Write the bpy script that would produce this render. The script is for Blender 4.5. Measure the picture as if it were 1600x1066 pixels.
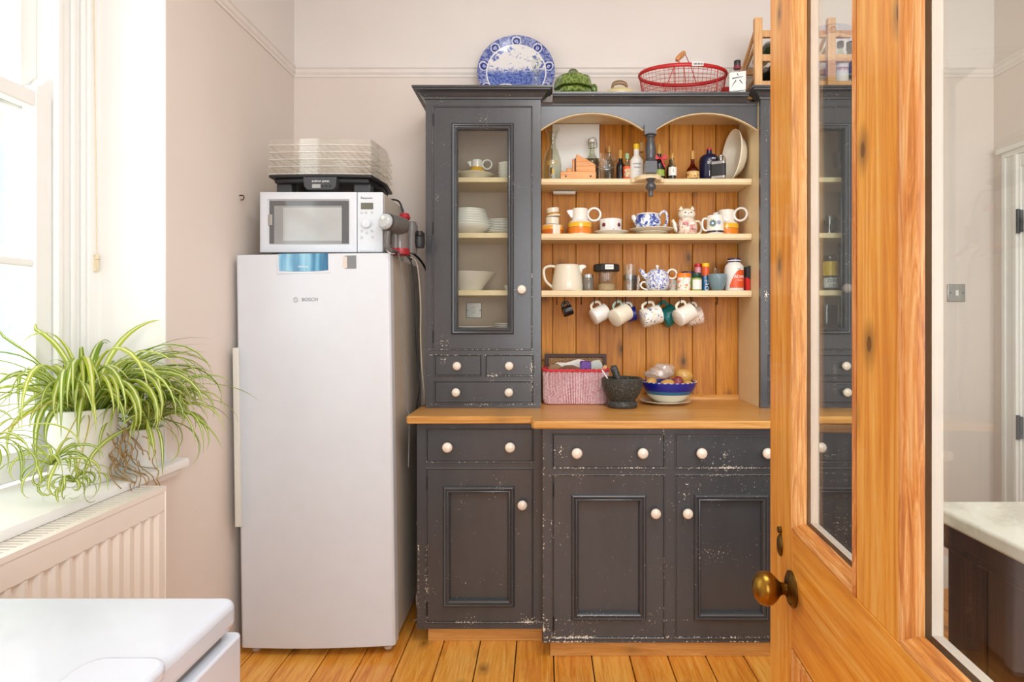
import bpy, math, random
from mathutils import Vector, Matrix
R = math.radians
for o in list(bpy.data.objects):
    bpy.data.objects.remove(o)
scene = bpy.context.scene
COL = scene.collection

# ------------------------------------------------------------------ camera
F, CX, CY, H = 950.0, 850.0, 500.0, 1.3          # focal length in px, principal point, eye height
cam_data = bpy.data.cameras.new('camera'); cam = bpy.data.objects.new('camera', cam_data); COL.objects.link(cam)
cam.location = (0, 0, H); cam.rotation_euler = (R(90), 0, 0)
cam_data.sensor_width = 36; cam_data.lens = F / 1600 * 36
cam_data.shift_x = -(CX - 800) / 1600; cam_data.shift_y = -(533 - CY) / 1600
cam_data.clip_start = 0.02
scene.camera = cam
# ------------------------------------------------------------------ world, lights, exposure
world = bpy.data.worlds.new('sky'); scene.world = world; world.use_nodes = True
bg = world.node_tree.nodes['Background']; bg.inputs[0].default_value = (0.93, 0.97, 1.0, 1); bg.inputs[1].default_value = 2.0
def area_light(name, loc, rot, sx, sy, power, col=(1, 1, 1), portal=False):
    l = bpy.data.lights.new(name, 'AREA'); l.shape = 'RECTANGLE'; l.size = sx; l.size_y = sy; l.energy = power; l.color = col
    o = bpy.data.objects.new(name, l); COL.objects.link(o); o.location = loc; o.rotation_euler = rot
    if portal: l.cycles.is_portal = True
    return o
area_light('window_daylight', (-1.62, 1.15, 1.85), (0, R(-90), 0), 1.9, 1.2, 6, (.98, .99, 1))
area_light('rear_fill_light', (0.92, -1.52, 1.7), (R(90), 0, 0), 2.2, 1.9, 58, (.91, .955, 1))  # added fill light behind the camera, at an invented rear window
area_light('ceiling_fill_light', (0.4, 0.9, 2.86), (0, 0, 0), .9, .9, 22, (.97, .98, 1))  # added fill light below the unseen ceiling
vs = scene.view_settings
scene.display_settings.display_device = 'sRGB'
vs.view_transform = 'Standard'; vs.look = 'None'; vs.exposure = 0.2; vs.gamma = 1.0; vs.use_curve_mapping = False

# ------------------------------------------------------------------ materials
def lin(c):
    return tuple(((x / 255 / 12.92) if x / 255 <= .04045 else ((x / 255 + .055) / 1.055) ** 2.4) for x in c) + (1,)
MATS = {}
class N:
    """small node-tree helper"""
    def __init__(s, name):
        s.m = bpy.data.materials.new(name); s.m.use_nodes = True; s.t = s.m.node_tree; s.n = s.t.nodes; s.n.clear()
        s.out = s.n.new('ShaderNodeOutputMaterial')
    def add(s, typ, _p=None, **inp):
        nd = s.n.new(typ)
        for k, v in (_p or {}).items(): setattr(nd, k, v)
        for k, v in inp.items():
            key = int(k[1:]) if k[0] == 'i' and k[1:].isdigit() else k.replace('_', ' ')
            s.set(nd.inputs[key], v)
        return nd
    def set(s, sock, v):
        if isinstance(v, bpy.types.NodeSocket): s.t.links.new(v, sock)
        else: sock.default_value = v
    def coord(s, kind='Object', scale=(1, 1, 1), rand=False):
        if kind == 'World': o = s.add('ShaderNodeNewGeometry').outputs['Position']
        else: o = s.add('ShaderNodeTexCoord').outputs[kind]
        if rand:
            oi = s.add('ShaderNodeObjectInfo').outputs['Random']
            mul = s.add('ShaderNodeMath', {'operation': 'MULTIPLY'}, i0=oi, i1=37.0).outputs[0]
            o = s.add('ShaderNodeVectorMath', {'operation': 'ADD'}, i0=o, i1=mul).outputs[0]
        return s.add('ShaderNodeMapping', Vector=o, Scale=scale).outputs[0]
    def noise(s, vec, scale, detail=3, rough=.5, dist=0):
        return s.add('ShaderNodeTexNoise', Vector=vec, Scale=scale, Detail=detail, Roughness=rough, Distortion=dist).outputs['Fac']
    def ramp(s, fac, stops, interp='LINEAR'):
        r = s.add('ShaderNodeValToRGB', Fac=fac); cr = r.color_ramp; cr.interpolation = interp
        while len(cr.elements) < len(stops): cr.elements.new(.5)
        for e, (p, c) in zip(cr.elements, stops): e.position = p; e.color = c if len(c) == 4 else lin(c)
        return r.outputs['Color']
    def mix(s, fac, a, b, blend='MIX'):
        m = s.add('ShaderNodeMix', {'data_type': 'RGBA', 'blend_type': blend})
        s.set(m.inputs[0], fac); s.set(m.inputs[6], a if isinstance(a, bpy.types.NodeSocket) else lin(a))
        s.set(m.inputs[7], b if isinstance(b, bpy.types.NodeSocket) else lin(b)); return m.outputs[2]
    def math(s, op, a, b=0.0):
        return s.add('ShaderNodeMath', {'operation': op}, i0=a, i1=b).outputs[0]
    def bsdf(s, col, rough=.5, metal=0.0, bump=None, bstr=.2, bdist=.002, spec=.5, coat=0.0, trans=0.0, sss=0.0):
        b = s.add('ShaderNodeBsdfPrincipled', Roughness=rough, Metallic=metal)
        s.set(b.inputs['Base Color'], col if isinstance(col, bpy.types.NodeSocket) else lin(col))
        b.inputs['Specular IOR Level'].default_value = spec; b.inputs['Coat Weight'].default_value = coat
        b.inputs['Transmission Weight'].default_value = trans
        if bump is not None:
            s.set(b.inputs['Normal'], s.add('ShaderNodeBump', Height=bump, Strength=bstr, Distance=bdist).outputs[0])
        s.t.links.new(b.outputs[0], s.out.inputs[0]); return s.m

def plain(name, col, rough=.45, metal=0.0, spec=.5, var=.04, coat=0.0):
    if name in MATS: return MATS[name]
    n = N(name); v = n.coord(scale=(1, 1, 1), rand=True); f = n.noise(v, 14, 3)
    d = tuple(max(0, c * (1 - var * 2)) for c in col); u = tuple(min(255, c * (1 + var)) for c in col)
    MATS[name] = n.bsdf(n.mix(f, d, u), rough, metal, bump=f, bstr=.03, spec=spec, coat=coat); return MATS[name]

def wood(name, c_dark, c_mid, c_light, axis='Z', scale=1.0, rough=.4, knots=.5, rand=True, coat=.1, flat='Y', kscale=4.2):
    if name in MATS: return MATS[name]
    n = N(name)
    st = {'X': (.06, 1, 1), 'Y': (1, .06, 1), 'Z': (1, 1, .06)}[axis]
    v = n.coord(scale=tuple(q * scale for q in st), rand=rand)
    warp = n.noise(v, 9, 2)
    g = n.noise(v, 42, 6, .7, 1.6)
    fine = n.noise(n.coord(scale=tuple(q * scale for q in ((.02, 1, 1) if axis == 'X' else (1, .02, 1) if axis == 'Y' else (1, 1, .02))), rand=rand), 260, 2)
    broad = n.noise(n.coord(scale=tuple(.5 * q for q in st), rand=rand), 6, 2)
    col = n.ramp(g, [(.36, c_dark), (.5, c_mid), (.62, c_light)])
    col = n.mix(.35, col, n.ramp(broad, [(.35, c_dark), (.5, c_mid), (.65, c_light)]))
    col = n.mix(n.math('MULTIPLY', n.ramp(fine, [(.5, (0, 0, 0, 1)), (.7, (1, 1, 1, 1))]), .4), col, c_dark)
    kst = {'X': (.6, 1, 1), 'Y': (1, .6, 1), 'Z': (1, 1, .6)}[axis]
    kst = tuple(0.0 if 'XYZ'[i] == flat else q for i, q in enumerate(kst))
    vk = n.coord(scale=kst, rand=rand); sv = n.add('ShaderNodeSeparateXYZ', Vector=vk).outputs; q2 = [c for c in 'XYZ' if c != flat]
    vk = n.add('ShaderNodeCombineXYZ', X=sv[q2[0]], Y=sv[q2[1]], Z=0.0).outputs[0]
    vor = n.add('ShaderNodeTexVoronoi', {'voronoi_dimensions': '2D'}, Vector=vk, Scale=kscale)
    dist = n.math('ADD', vor.outputs['Distance'], n.math('MULTIPLY', n.noise(vk, 30, 2), .04))
    k = n.ramp(dist, [(.05, (0, 0, 0, 1)), (.062, (.35, .35, .35, 1)), (.085, (.5, .5, .5, 1)), (.16, (1, 1, 1, 1))])
    kd = tuple(c * .35 for c in c_dark)
    inv = n.math('MULTIPLY', n.math('SUBTRACT', 1.0, k), knots)
    col = n.mix(inv, col, kd)
    MATS[name] = n.bsdf(col, rough, bump=g, bstr=.08, coat=coat); return MATS[name]

def wall_paint(name, col, rough=.85, var=4):
    n = N(name); v = n.coord('World'); f = n.noise(v, 3, 4); b = n.noise(v, 220, 3)
    MATS[name] = n.bsdf(n.mix(f, tuple(max(0, c - var) for c in col), tuple(min(255, c + var) for c in col)), rough, bump=b, bstr=.06, spec=.3); return MATS[name]

def chipped(name, base, chip, spots):
    n = N(name); v = n.coord('World')
    a = n.noise(v, 150, 3, .65); m = n.noise(v, 7, 3, .6)
    fac = n.math('ADD', n.math('MULTIPLY', a, .75), n.math('MULTIPLY', m, .35))
    boost = None
    for (p, r, amp) in spots:
        d = n.add('ShaderNodeVectorMath', {'operation': 'DISTANCE'}, i0=v, i1=p).outputs['Value']
        s = n.add('ShaderNodeMapRange', Value=d, i1=0.0, i2=r * 1.15, i3=amp * .72, i4=0.0).outputs[0]
        boost = s if boost is None else n.math('ADD', boost, s)
    if boost is not None: fac = n.math('ADD', fac, boost)
    sx = n.add('ShaderNodeSeparateXYZ', Vector=v)                # wear along the arrises of doors, drawers and frames
    for (ax_, at, lo, hi, other, w, amp) in EDGES:
        d = n.math('ABSOLUTE', n.math('SUBTRACT', sx.outputs[ax_], at))
        s = n.add('ShaderNodeMapRange', Value=d, i1=0.0, i2=w, i3=amp, i4=0.0).outputs[0]
        inr = n.math('MULTIPLY', n.math('GREATER_THAN', sx.outputs[other], lo), n.math('LESS_THAN', sx.outputs[other], hi))
        fac = n.math('ADD', fac, n.math('MULTIPLY', s, inr))
    mask = n.ramp(fac, [(.722, (0, 0, 0, 1)), (.732, (1, 1, 1, 1))])
    tone = n.noise(n.coord('World', (1, 1, .3)), 16, 4)
    scr = n.noise(n.coord('World', (3, 3, .25)), 90, 3)
    basec = n.mix(tone, tuple(c * .9 for c in base), tuple(c * 1.08 for c in base))
    basec = n.mix(n.math('MULTIPLY', n.math('GREATER_THAN', scr, .735), .35), basec, (150, 145, 138))
    MATS[name] = n.bsdf(n.mix(mask, basec, chip), .27, bump=n.math('ADD', tone, n.math('MULTIPLY', mask, -1.0)), bstr=.12, bdist=.001, spec=.7)
    return MATS[name]

def thin_glass(name, tint=(255, 255, 255), r0=.04, rough=.0, milk=0.0, absorb=1.0):
    """clear glass wall: lets light straight through, mirrors by the Fresnel angle"""
    if name in MATS: return MATS[name]
    n = N(name); g = n.add('ShaderNodeNewGeometry')
    dt = n.add('ShaderNodeVectorMath', {'operation': 'DOT_PRODUCT'}, i0=g.outputs['Normal'], i1=g.outputs['Incoming']).outputs['Value']
    c = n.math('SUBTRACT', 1.0, n.math('ABSOLUTE', dt)); p = n.math('POWER', c, 5.0)
    fac = n.math('ADD', n.math('MULTIPLY', p, 1 - r0), r0)
    tr = n.add('ShaderNodeBsdfTransparent', Color=lin(tint)); gl = n.add('ShaderNodeBsdfGlossy', Color=(1, 1, 1, 1), Roughness=rough)
    base = tr.outputs[0]
    if milk:
        df = n.add('ShaderNodeBsdfDiffuse', Color=lin((235, 235, 232)))
        base = n.add('ShaderNodeMixShader', Fac=milk, i1=base, i2=df.outputs[0]).outputs[0]
    mx = n.add('ShaderNodeMixShader', Fac=fac, i1=base, i2=gl.outputs[0])
    n.t.links.new(mx.outputs[0], n.out.inputs[0]); MATS[name] = n.m; return n.m

def blotch(name, base, inks, scale=60, thr=.5, rough=.2, soft=.02, vor=False):
    """glazed ceramic with a printed blotchy pattern in one or more inks"""
    if name in MATS: return MATS[name]
    n = N(name); v = n.coord('Object'); col = lin(base)
    cur = None
    for i, ink in enumerate(inks):
        vv = n.add('ShaderNodeVectorMath', {'operation': 'ADD'}, i0=v, i1=(i * 3.1, i * 1.7, i * 5.3)).outputs[0]
        f = (n.math('SUBTRACT', 1.0, n.add('ShaderNodeTexVoronoi', Vector=vv, Scale=scale).outputs['Distance']) if vor else n.noise(vv, scale, 3, .6, .6))
        mk = n.ramp(f, [(max(0, thr - soft), (0, 0, 0, 1)), (min(1, thr + soft), (1, 1, 1, 1))])
        cur = n.mix(mk, base if cur is None else cur, ink)
    MATS[name] = n.bsdf(cur, rough, coat=.3); return MATS[name]

def bands(name, stops, z0, z1, rough=.22):
    """glazed pottery with horizontal colour bands by height (object z)"""
    if name in MATS: return MATS[name]
    n = N(name); v = n.coord('Object'); z = n.add('ShaderNodeSeparateXYZ', Vector=v).outputs['Z']
    f = n.add('ShaderNodeMapRange', Value=z, i1=z0, i2=z1, i3=0.0, i4=1.0).outputs[0]
    MATS[name] = n.bsdf(n.ramp(f, stops, 'CONSTANT'), rough, coat=.3); return MATS[name]

# ------------------------------------------------------------------ mesh builder
class MB:
    def __init__(s): s.v = []; s.f = []; s.uv = None
    def add(s, vs_, fs_):
        b = len(s.v); s.v += [tuple(p) for p in vs_]; s.f += [tuple(i + b for i in f) for f in fs_]; return s
    def box(s, x0, x1, y0, y1, z0, z1):
        x0, x1 = min(x0, x1), max(x0, x1); y0, y1 = min(y0, y1), max(y0, y1); z0, z1 = min(z0, z1), max(z0, z1)
        return s.add([(x0, y0, z0), (x1, y0, z0), (x1, y1, z0), (x0, y1, z0), (x0, y0, z1), (x1, y0, z1), (x1, y1, z1), (x0, y1, z1)],
                     [(0, 3, 2, 1), (4, 5, 6, 7), (0, 1, 5, 4), (1, 2, 6, 5), (2, 3, 7, 6), (3, 0, 4, 7)])
    def lathe(s, prof, seg=24, c=(0, 0, 0), axis='Z', sx=1.0, sy=1.0, a0=0.0):
        n = len(prof); vs_ = []
        for (r, z) in prof:
            for k in range(seg):
                a = a0 + 2 * math.pi * k / seg; x, y = r * math.cos(a) * sx, r * math.sin(a) * sy
                p = (x, y, z) if axis == 'Z' else ((x, -z, y) if axis == '-Y' else ((z, x, y) if axis == 'X' else (-z, y, x)))
                vs_.append((p[0] + c[0], p[1] + c[1], p[2] + c[2]))
        fs_ = []
        for i in range(n - 1):
            for k in range(seg):
                k2 = (k + 1) % seg; fs_.append((i * seg + k, i * seg + k2, (i + 1) * seg + k2, (i + 1) * seg + k))
        if prof[0][0] > 1e-6: fs_.append(tuple(reversed(range(seg))))
        if prof[-1][0] > 1e-6: fs_.append(tuple((n - 1) * seg + k for k in range(seg)))
        return s.add(vs_, fs_)
    def tube(s, pts, r, seg=8, closed=False, flat=1.0):
        pts = [Vector(p) for p in pts]; n = len(pts); rr = r if isinstance(r, (list, tuple)) else [r] * n
        vs_ = []; prev = None
        for i, p in enumerate(pts):
            t = (pts[(i + 1) % n] - pts[i - 1]) if closed else (pts[min(i + 1, n - 1)] - pts[max(i - 1, 0)])
            t = t.normalized() if t.length > 1e-9 else Vector((0, 0, 1))
            if prev is None:
                ref = Vector((0, 0, 1)) if abs(t.z) < .9 else Vector((1, 0, 0)); u = t.cross(ref).normalized()
            else:
                u = prev - t * prev.dot(t); u = u.normalized() if u.length > 1e-6 else t.orthogonal().normalized()
            prev = u; w = t.cross(u)
            for k in range(seg):
                a = 2 * math.pi * k / seg; vs_.append(p + (u * math.cos(a) + w * math.sin(a) * flat) * rr[i])
        fs_ = []
        for i in range(n if closed else n - 1):
            j = (i + 1) % n
            for k in range(seg):
                k2 = (k + 1) % seg; fs_.append((i * seg + k, i * seg + k2, j * seg + k2, j * seg + k))
        if not closed:
            fs_.append(tuple(reversed(range(seg)))); fs_.append(tuple((n - 1) * seg + k for k in range(seg)))
        return s.add(vs_, fs_)
    def prism(s, poly, a, b, plane='XZ'):
        """poly in 2-D extruded a..b along the third axis"""
        n = len(poly)
        def P(q, t): return (q[0], t, q[1]) if plane == 'XZ' else ((q[0], q[1], t) if plane == 'XY' else (t, q[0], q[1]))
        vs_ = [P(q, a) for q in poly] + [P(q, b) for q in poly]
        fs_ = [tuple(range(n)), tuple(reversed(range(n, 2 * n)))] + [(i, i + n, (i + 1) % n + n, (i + 1) % n) for i in range(n)]
        return s.add(vs_, fs_)
    def frame(s, x0, x1, z0, z1, y, prof, closed=False, sides=(0, 1, 2, 3)):
        """mitred rectangular moulding in the XZ plane; prof = (inset, proud towards -Y)"""
        vs_ = []
        for (d, h) in prof:
            vs_ += [(x0 + d, y - h, z0 + d), (x1 - d, y - h, z0 + d), (x1 - d, y - h, z1 - d), (x0 + d, y - h, z1 - d)]
        fs_ = []; m = len(prof)
        for i in range(m if closed else m - 1):
            j = (i + 1) % m
            for k in sides:
                k2 = (k + 1) % 4; fs_.append((i * 4 + k, i * 4 + k2, j * 4 + k2, j * 4 + k))
        return s.add(vs_, fs_)
    def sweep(s, path, prof, side=1, caps=True):
        """path in plan (x, y); prof (out, z) closed loop; out is to the right of travel when side=1"""
        P = [Vector((p[0], p[1])) for p in path]; n = len(P); m = len(prof); vs_ = []
        for i in range(n):
            d0 = (P[i] - P[i - 1]).normalized() if i > 0 else None; d1 = (P[i + 1] - P[i]).normalized() if i < n - 1 else None
            n0 = Vector((d0.y, -d0.x)) * side if d0 else None; n1 = Vector((d1.y, -d1.x)) * side if d1 else None
            if n0 is None: off = n1
            elif n1 is None: off = n0
            else: b = (n0 + n1).normalized(); off = b / max(.2, b.dot(n0))
            for (q, z) in prof: vs_.append((P[i].x + off.x * q, P[i].y + off.y * q, z))
        fs_ = []
        for i in range(n - 1):
            for k in range(m):
                k2 = (k + 1) % m; fs_.append((i * m + k, i * m + k2, (i + 1) * m + k2, (i + 1) * m + k))
        if caps: fs_.append(tuple(range(m))); fs_.append(tuple(reversed([(n - 1) * m + k for k in range(m)])))
        return s.add(vs_, fs_)
    def patch(s, r, z0, z1, a0, a1, seg=16, r2=None, th=.0006, c=(0, 0, 0)):
        """curved label strip round the z axis (angle 0 looks to -Y)"""
        r2 = r if r2 is None else r2; vs_ = []; fs_ = []
        for k in range(seg + 1):
            a = a0 + (a1 - a0) * k / seg; sn, cs = math.sin(a), -math.cos(a)
            for rr, z in ((r, z0), (r2, z1), (r2 + th, z1), (r + th, z0)): vs_.append((c[0] + rr * sn, c[1] + rr * cs, c[2] + z))
        for k in range(seg):
            for j in range(4):
                j2 = (j + 1) % 4; fs_.append((k * 4 + j, k * 4 + j2, k * 4 + 4 + j2, k * 4 + 4 + j))
        fs_ += [(3, 2, 1, 0), tuple(seg * 4 + q for q in range(4))]
        return s.add(vs_, fs_)
    def sphere(s, c, r, seg=16, rings=10, sc=(1, 1, 1)):
        prof = [(r * math.sin(math.pi * i / rings), -r * math.cos(math.pi * i / rings)) for i in range(rings + 1)]
        prof[0] = (0, -r); prof[-1] = (0, r); b = len(s.v); s.lathe(prof, seg)
        for i in range(b, len(s.v)):
            p = s.v[i]; s.v[i] = (p[0] * sc[0] + c[0], p[1] * sc[1] + c[1], p[2] * sc[2] + c[2])
        return s
    def xf(s, mtx, start=0):
        for i in range(start, len(s.v)): s.v[i] = tuple(mtx @ Vector(s.v[i]))
        return s
    def holes(s, x0, x1, z0, z1, y0, y1, rects):
        """slab in XZ from y0 (front) to y1 with rectangular openings"""
        xs = sorted({x0, x1, *[r[0] for r in rects], *[r[1] for r in rects]}); zs = sorted({z0, z1, *[r[2] for r in rects], *[r[3] for r in rects]})
        for i in range(len(xs) - 1):
            for j in range(len(zs) - 1):
                cx, cz = (xs[i] + xs[i + 1]) / 2, (zs[j] + zs[j + 1]) / 2
                if any(r[0] < cx < r[1] and r[2] < cz < r[3] for r in rects): continue
                a, b, c, d = xs[i], xs[i + 1], zs[j], zs[j + 1]
                s.add([(a, y0, c), (b, y0, c), (b, y0, d), (a, y0, d), (a, y1, c), (b, y1, c), (b, y1, d), (a, y1, d)], [(0, 1, 2, 3), (7, 6, 5, 4)])
        for (a, b, c, d), inw in [((x0, x1, z0, z1), 0)] + [(r, 1) for r in rects]:
            vs_ = [(a, y0, c), (b, y0, c), (b, y0, d), (a, y0, d), (a, y1, c), (b, y1, c), (b, y1, d), (a, y1, d)]
            q = [(0, 4, 5, 1), (1, 5, 6, 2), (2, 6, 7, 3), (3, 7, 4, 0)]
            s.add(vs_, [tuple(reversed(t)) for t in q] if inw else q)
        return s

OFF = {}
def finish(me, smooth):
    if smooth is not None:
        me.polygons.foreach_set('use_smooth', [True] * len(me.polygons)); me.set_sharp_from_angle(angle=R(smooth))
def obj(name, mb, mat, parent=None, smooth=35, bevel=0.0, seg=2, world=False, loc=None, weld=False):
    """one mesh object; world=True means the builder used world coordinates"""
    base = Vector((0, 0, 0))
    if parent is not None: base = OFF.get(parent.name, Vector((0, 0, 0)))
    if loc is not None: base = Vector(loc)
    vv = [tuple(Vector(p) - base) for p in mb.v] if world else mb.v
    me = bpy.data.meshes.new(name); me.from_pydata(vv, [], mb.f); me.update()
    if mb.uv:
        uvl = me.uv_layers.new(name='UVMap')
        for lp in me.loops: uvl.data[lp.index].uv = mb.uv[lp.vertex_index]
    finish(me, smooth)
    o = bpy.data.objects.new(name, me); COL.objects.link(o); me.materials.append(MATS[mat] if isinstance(mat, str) else mat)
    if parent is not None: o.parent = parent; OFF[o.name] = base
    elif loc is not None: o.location = loc; OFF[o.name] = base
    if bevel:
        b = o.modifiers.new('bevel', 'BEVEL'); b.width = bevel; b.segments = seg; b.limit_method = 'ANGLE'; b.angle_limit = R(40)
    return o
def tag(o, label, cat, group=None, kind=None):
    if label: o['label'] = label
    if cat: o['category'] = cat
    if group: o['group'] = group
    if kind: o['kind'] = kind
    return o
def thing(name, label, cat, loc=(0, 0, 0), rz=0.0, group=None, rot=None):
    o = bpy.data.objects.new(name, None); COL.objects.link(o); o.empty_display_size = .05
    o.location = loc; o.rotation_euler = rot or (0, 0, rz); OFF[o.name] = Vector(loc); return tag(o, label, cat, group)
def struct(name, mb, mat, parent=None, label=None, **k):
    o = obj(name, mb, mat, parent, world=True, loc=None if parent else (0, 0, 0), **k)
    if parent is None: o['kind'] = 'structure'
    if label: o['label'] = label
    return o
def copy_tree(o, loc=None, parent=None):
    c = o.copy(); COL.objects.link(c); c.parent = parent
    if loc is not None: c.location = loc
    for ch in [q for q in o.children]: copy_tree(ch, None, c)
    return c
def X(px, D): return (px - CX) * D / F
def Z(py, D): return H - (py - CY) * D / F
def W(px, py, D): return Vector((X(px, D), D, Z(py, D)))
def text_mb(s, size, r=None, z=0.0, y=0.0, x=0.0, c=(0, 0), vertical=False, squash=1.0):
    """lettering as thin mesh facing -Y (wrapped round radius r when given)"""
    cu = bpy.data.curves.new('lettering', 'FONT'); cu.body = s; cu.size = size; cu.align_x = 'CENTER'; cu.align_y = 'CENTER'; cu.extrude = .0002; cu.resolution_u = 3
    to = bpy.data.objects.new('lettering_tmp', cu); me = bpy.data.meshes.new_from_object(to)
    mb = MB()
    vs_ = []
    for v in me.vertices:
        tx, ty, tz = v.co.x * squash, v.co.y, v.co.z
        if vertical: tx, ty = ty, -tx
        tx += x
        if r: a = tx / r; vs_.append((c[0] + (r + .0004 + tz) * math.sin(a), c[1] - (r + .0004 + tz) * math.cos(a), z + ty))
        else: vs_.append((tx + c[0], y - .0004 - tz, z + ty))
    mb.add(vs_, [tuple(p.vertices) for p in me.polygons])
    bpy.data.objects.remove(to); bpy.data.curves.remove(cu); bpy.data.meshes.remove(me)
    return mb
def arc(cx, cz, r, a0, a1, n, rz=None):
    return [(cx + r * math.cos(R(a0 + (a1 - a0) * i / n)), cz + (rz or r) * math.sin(R(a0 + (a1 - a0) * i / n))) for i in range(n + 1)]
def smooth_path(pts, n=8):
    """Catmull-Rom through the points"""
    P = [Vector(p) for p in pts]; out = []
    for i in range(len(P) - 1):
        a, b, c, d = P[max(i - 1, 0)], P[i], P[i + 1], P[min(i + 2, len(P) - 1)]
        for k in range(n):
            t = k / n; out.append(.5 * ((2 * b) + (c - a) * t + (2 * a - 5 * b + 4 * c - d) * t * t + (3 * b - a - 3 * c + d) * t ** 3))
    out.append(P[-1]); return out

# material library
EDGES = [('Z', Z(731, 2.323), 0, 1, 'X', .006, .13), ('Z', Z(743, 2.323), 0, 1, 'X', .005, .10), ('Z', Z(996, 2.323), 0, 1, 'X', .007, .13), ('Z', Z(1003, 2.323), 0, 1, 'X', .005, .12), ('Z', Z(969, 2.323), 0, 1, 'X', .006, .08),
         ('Z', Z(972, 2.433), -.6, 0, 'X', .006, .10), ('Z', Z(722, 2.433), -.6, 0, 'X', .005, .07), ('Z', Z(555, 2.62), -.5, 0, 'X', .005, .12), ('Z', Z(587, 2.62), -.5, 0, 'X', .006, .10), ('Z', Z(632, 2.62), -.5, 0, 'X', .008, .10), ('Z', Z(546, 2.62), -.5, 0, 'X', .005, .10),
         ('X', X(849, 2.323), .1, .9, 'Z', .006, .10), ('X', X(1037.5, 2.323), .1, .9, 'Z', .004, .07), ('X', X(831, 2.62), .93, 1.5, 'Z', .006, .10), ('X', X(664, 2.62), .93, 2.25, 'Z', .006, .08), ('X', X(667, 2.433), .1, .4, 'Z', .012, .09), ('X', X(654, 2.433), .1, .4, 'Z', .01, .09), ('X', X(1197, 2.62), .93, 2.2, 'Z', .008, .08)]
wall_paint('wall_cream', (229, 218, 209)); wall_paint('wall_upper', (233, 226, 221)); wall_paint('ceiling_white', (240, 236, 230)); wall_paint('reveal_white', (240, 238, 234))
plain('trim_white', (238, 236, 230), .35, var=.015); plain('window_white', (243, 243, 240), .35, var=.01)
wood('floor_pine', (204, 116, 34), (242, 164, 60), (249, 192, 98), 'Y', 1.0, .33, .6, coat=.25, flat='Z')
wood('door_pine', (206, 120, 36), (238, 162, 56), (246, 194, 106), 'Z', .8, .35, .85, coat=.2, kscale=6.0)
wood('door_pine_rail', (206, 120, 36), (238, 162, 56), (246, 194, 106), 'X', .8, .35, .85, coat=.2, kscale=5.0)
wood('door_moulding', (160, 88, 34), (218, 146, 70), (238, 192, 130), 'Z', 2.0, .4, .1)
wood('door_moulding_rail', (160, 88, 34), (218, 146, 70), (238, 192, 130), 'X', 2.0, .4, .1)
wood('worktop_pine', (178, 118, 50), (208, 150, 76), (224, 174, 104), 'X', .8, .36, .25, rand=False)
wood('toe_pine', (198, 134, 62), (224, 164, 88), (236, 186, 116), 'X', 1, .45, .3)
wood('panel_pine', (154, 88, 12), (196, 124, 24), (212, 146, 42), 'Z', .8, .5, .8, coat=0)
wood('pale_wood', (196, 140, 84), (222, 172, 116), (234, 192, 142), 'Z', 1.2, .5, .2)
wood('toy_wood', (196, 122, 62), (224, 156, 92), (236, 178, 118), 'X', 1.5, .5, .2)
wood('dark_wood', (40, 22, 16), (62, 36, 26), (80, 48, 34), 'Z', 1, .4, .3)
wood('brown_wood', (84, 52, 28), (112, 74, 42), (132, 92, 56), 'Z', 1.2, .5, .3)
plain('cream_paint', (236, 214, 172), .5, var=.025)
chipped('dresser_paint', (67, 69, 73), (238, 230, 212),
        [(W(695, 566, 2.62), .035, .2), (W(770, 589, 2.62), .05, .17), (W(829, 572, 2.62), .04, .19), (W(806, 453, 2.62), .05, .1), (W(793, 609, 2.62), .04, .13), (W(683, 310, 2.62), .025, .17),
         (W(832, 515, 2.62), .05, .1), (W(750, 632, 2.62), .07, .07), (W(755, 190, 2.62), .06, .08), (W(658, 905, 2.43), .06, .09), (W(853, 990, 2.32), .05, .12), (W(825, 972, 2.43), .04, .12),
         (W(735, 962, 2.43), .03, .1), (W(1010, 735, 2.32), .12, .04), (W(1110, 733, 2.32), .12, .04), (W(1040, 690, 2.32), .08, .05), (W(960, 962, 2.32), .05, .09), (W(1065, 995, 2.32), .08, .1),
         (W(900, 1004, 2.32), .1, .08), (W(875, 700, 2.32), .04, .1), (W(1197, 460, 2.62), .04, .15), (W(690, 545, 2.62), .07, .05)])
plain('knob_ceramic', (240, 228, 212), .18, coat=.4, var=.02); plain('hinge_metal', (52, 52, 54), .45, .6)
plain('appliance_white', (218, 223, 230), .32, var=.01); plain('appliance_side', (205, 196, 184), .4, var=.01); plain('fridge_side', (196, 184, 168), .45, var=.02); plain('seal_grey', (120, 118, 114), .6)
plain('freezer_white', (206, 213, 224), .2, var=.01, coat=.3)
plain('radiator_white', (240, 232, 222), .35, var=.01); plain('black_plastic', (32, 33, 36), .4); plain('dark_grey', (62, 64, 68), .4); plain('mid_grey', (128, 130, 132), .4); plain('silver', (190, 190, 188), .28, .9)
plain('steel', (176, 178, 180), .25, 1.0); plain('brass', (150, 112, 44), .28, 1.0, var=.12); plain('brass_dark', (110, 84, 42), .38, 1.0, var=.15)
plain('white_ceramic', (240, 238, 232), .16, coat=.4, var=.012); plain('cream_ceramic', (236, 228, 208), .18, coat=.4, var=.012); plain('pot_white', (238, 238, 234), .4, var=.02)
plain('ink_black', (24, 24, 26), .5); plain('ink_grey', (120, 124, 130), .5); plain('ink_white', (245, 245, 245), .5); plain('ink_yellow', (214, 170, 30), .4); plain('ink_red', (190, 40, 40), .5)
plain('red_enamel', (190, 30, 34), .35); plain('black_iron', (28, 27, 27), .5, .4); plain('soil', (60, 42, 30), .9)
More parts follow.
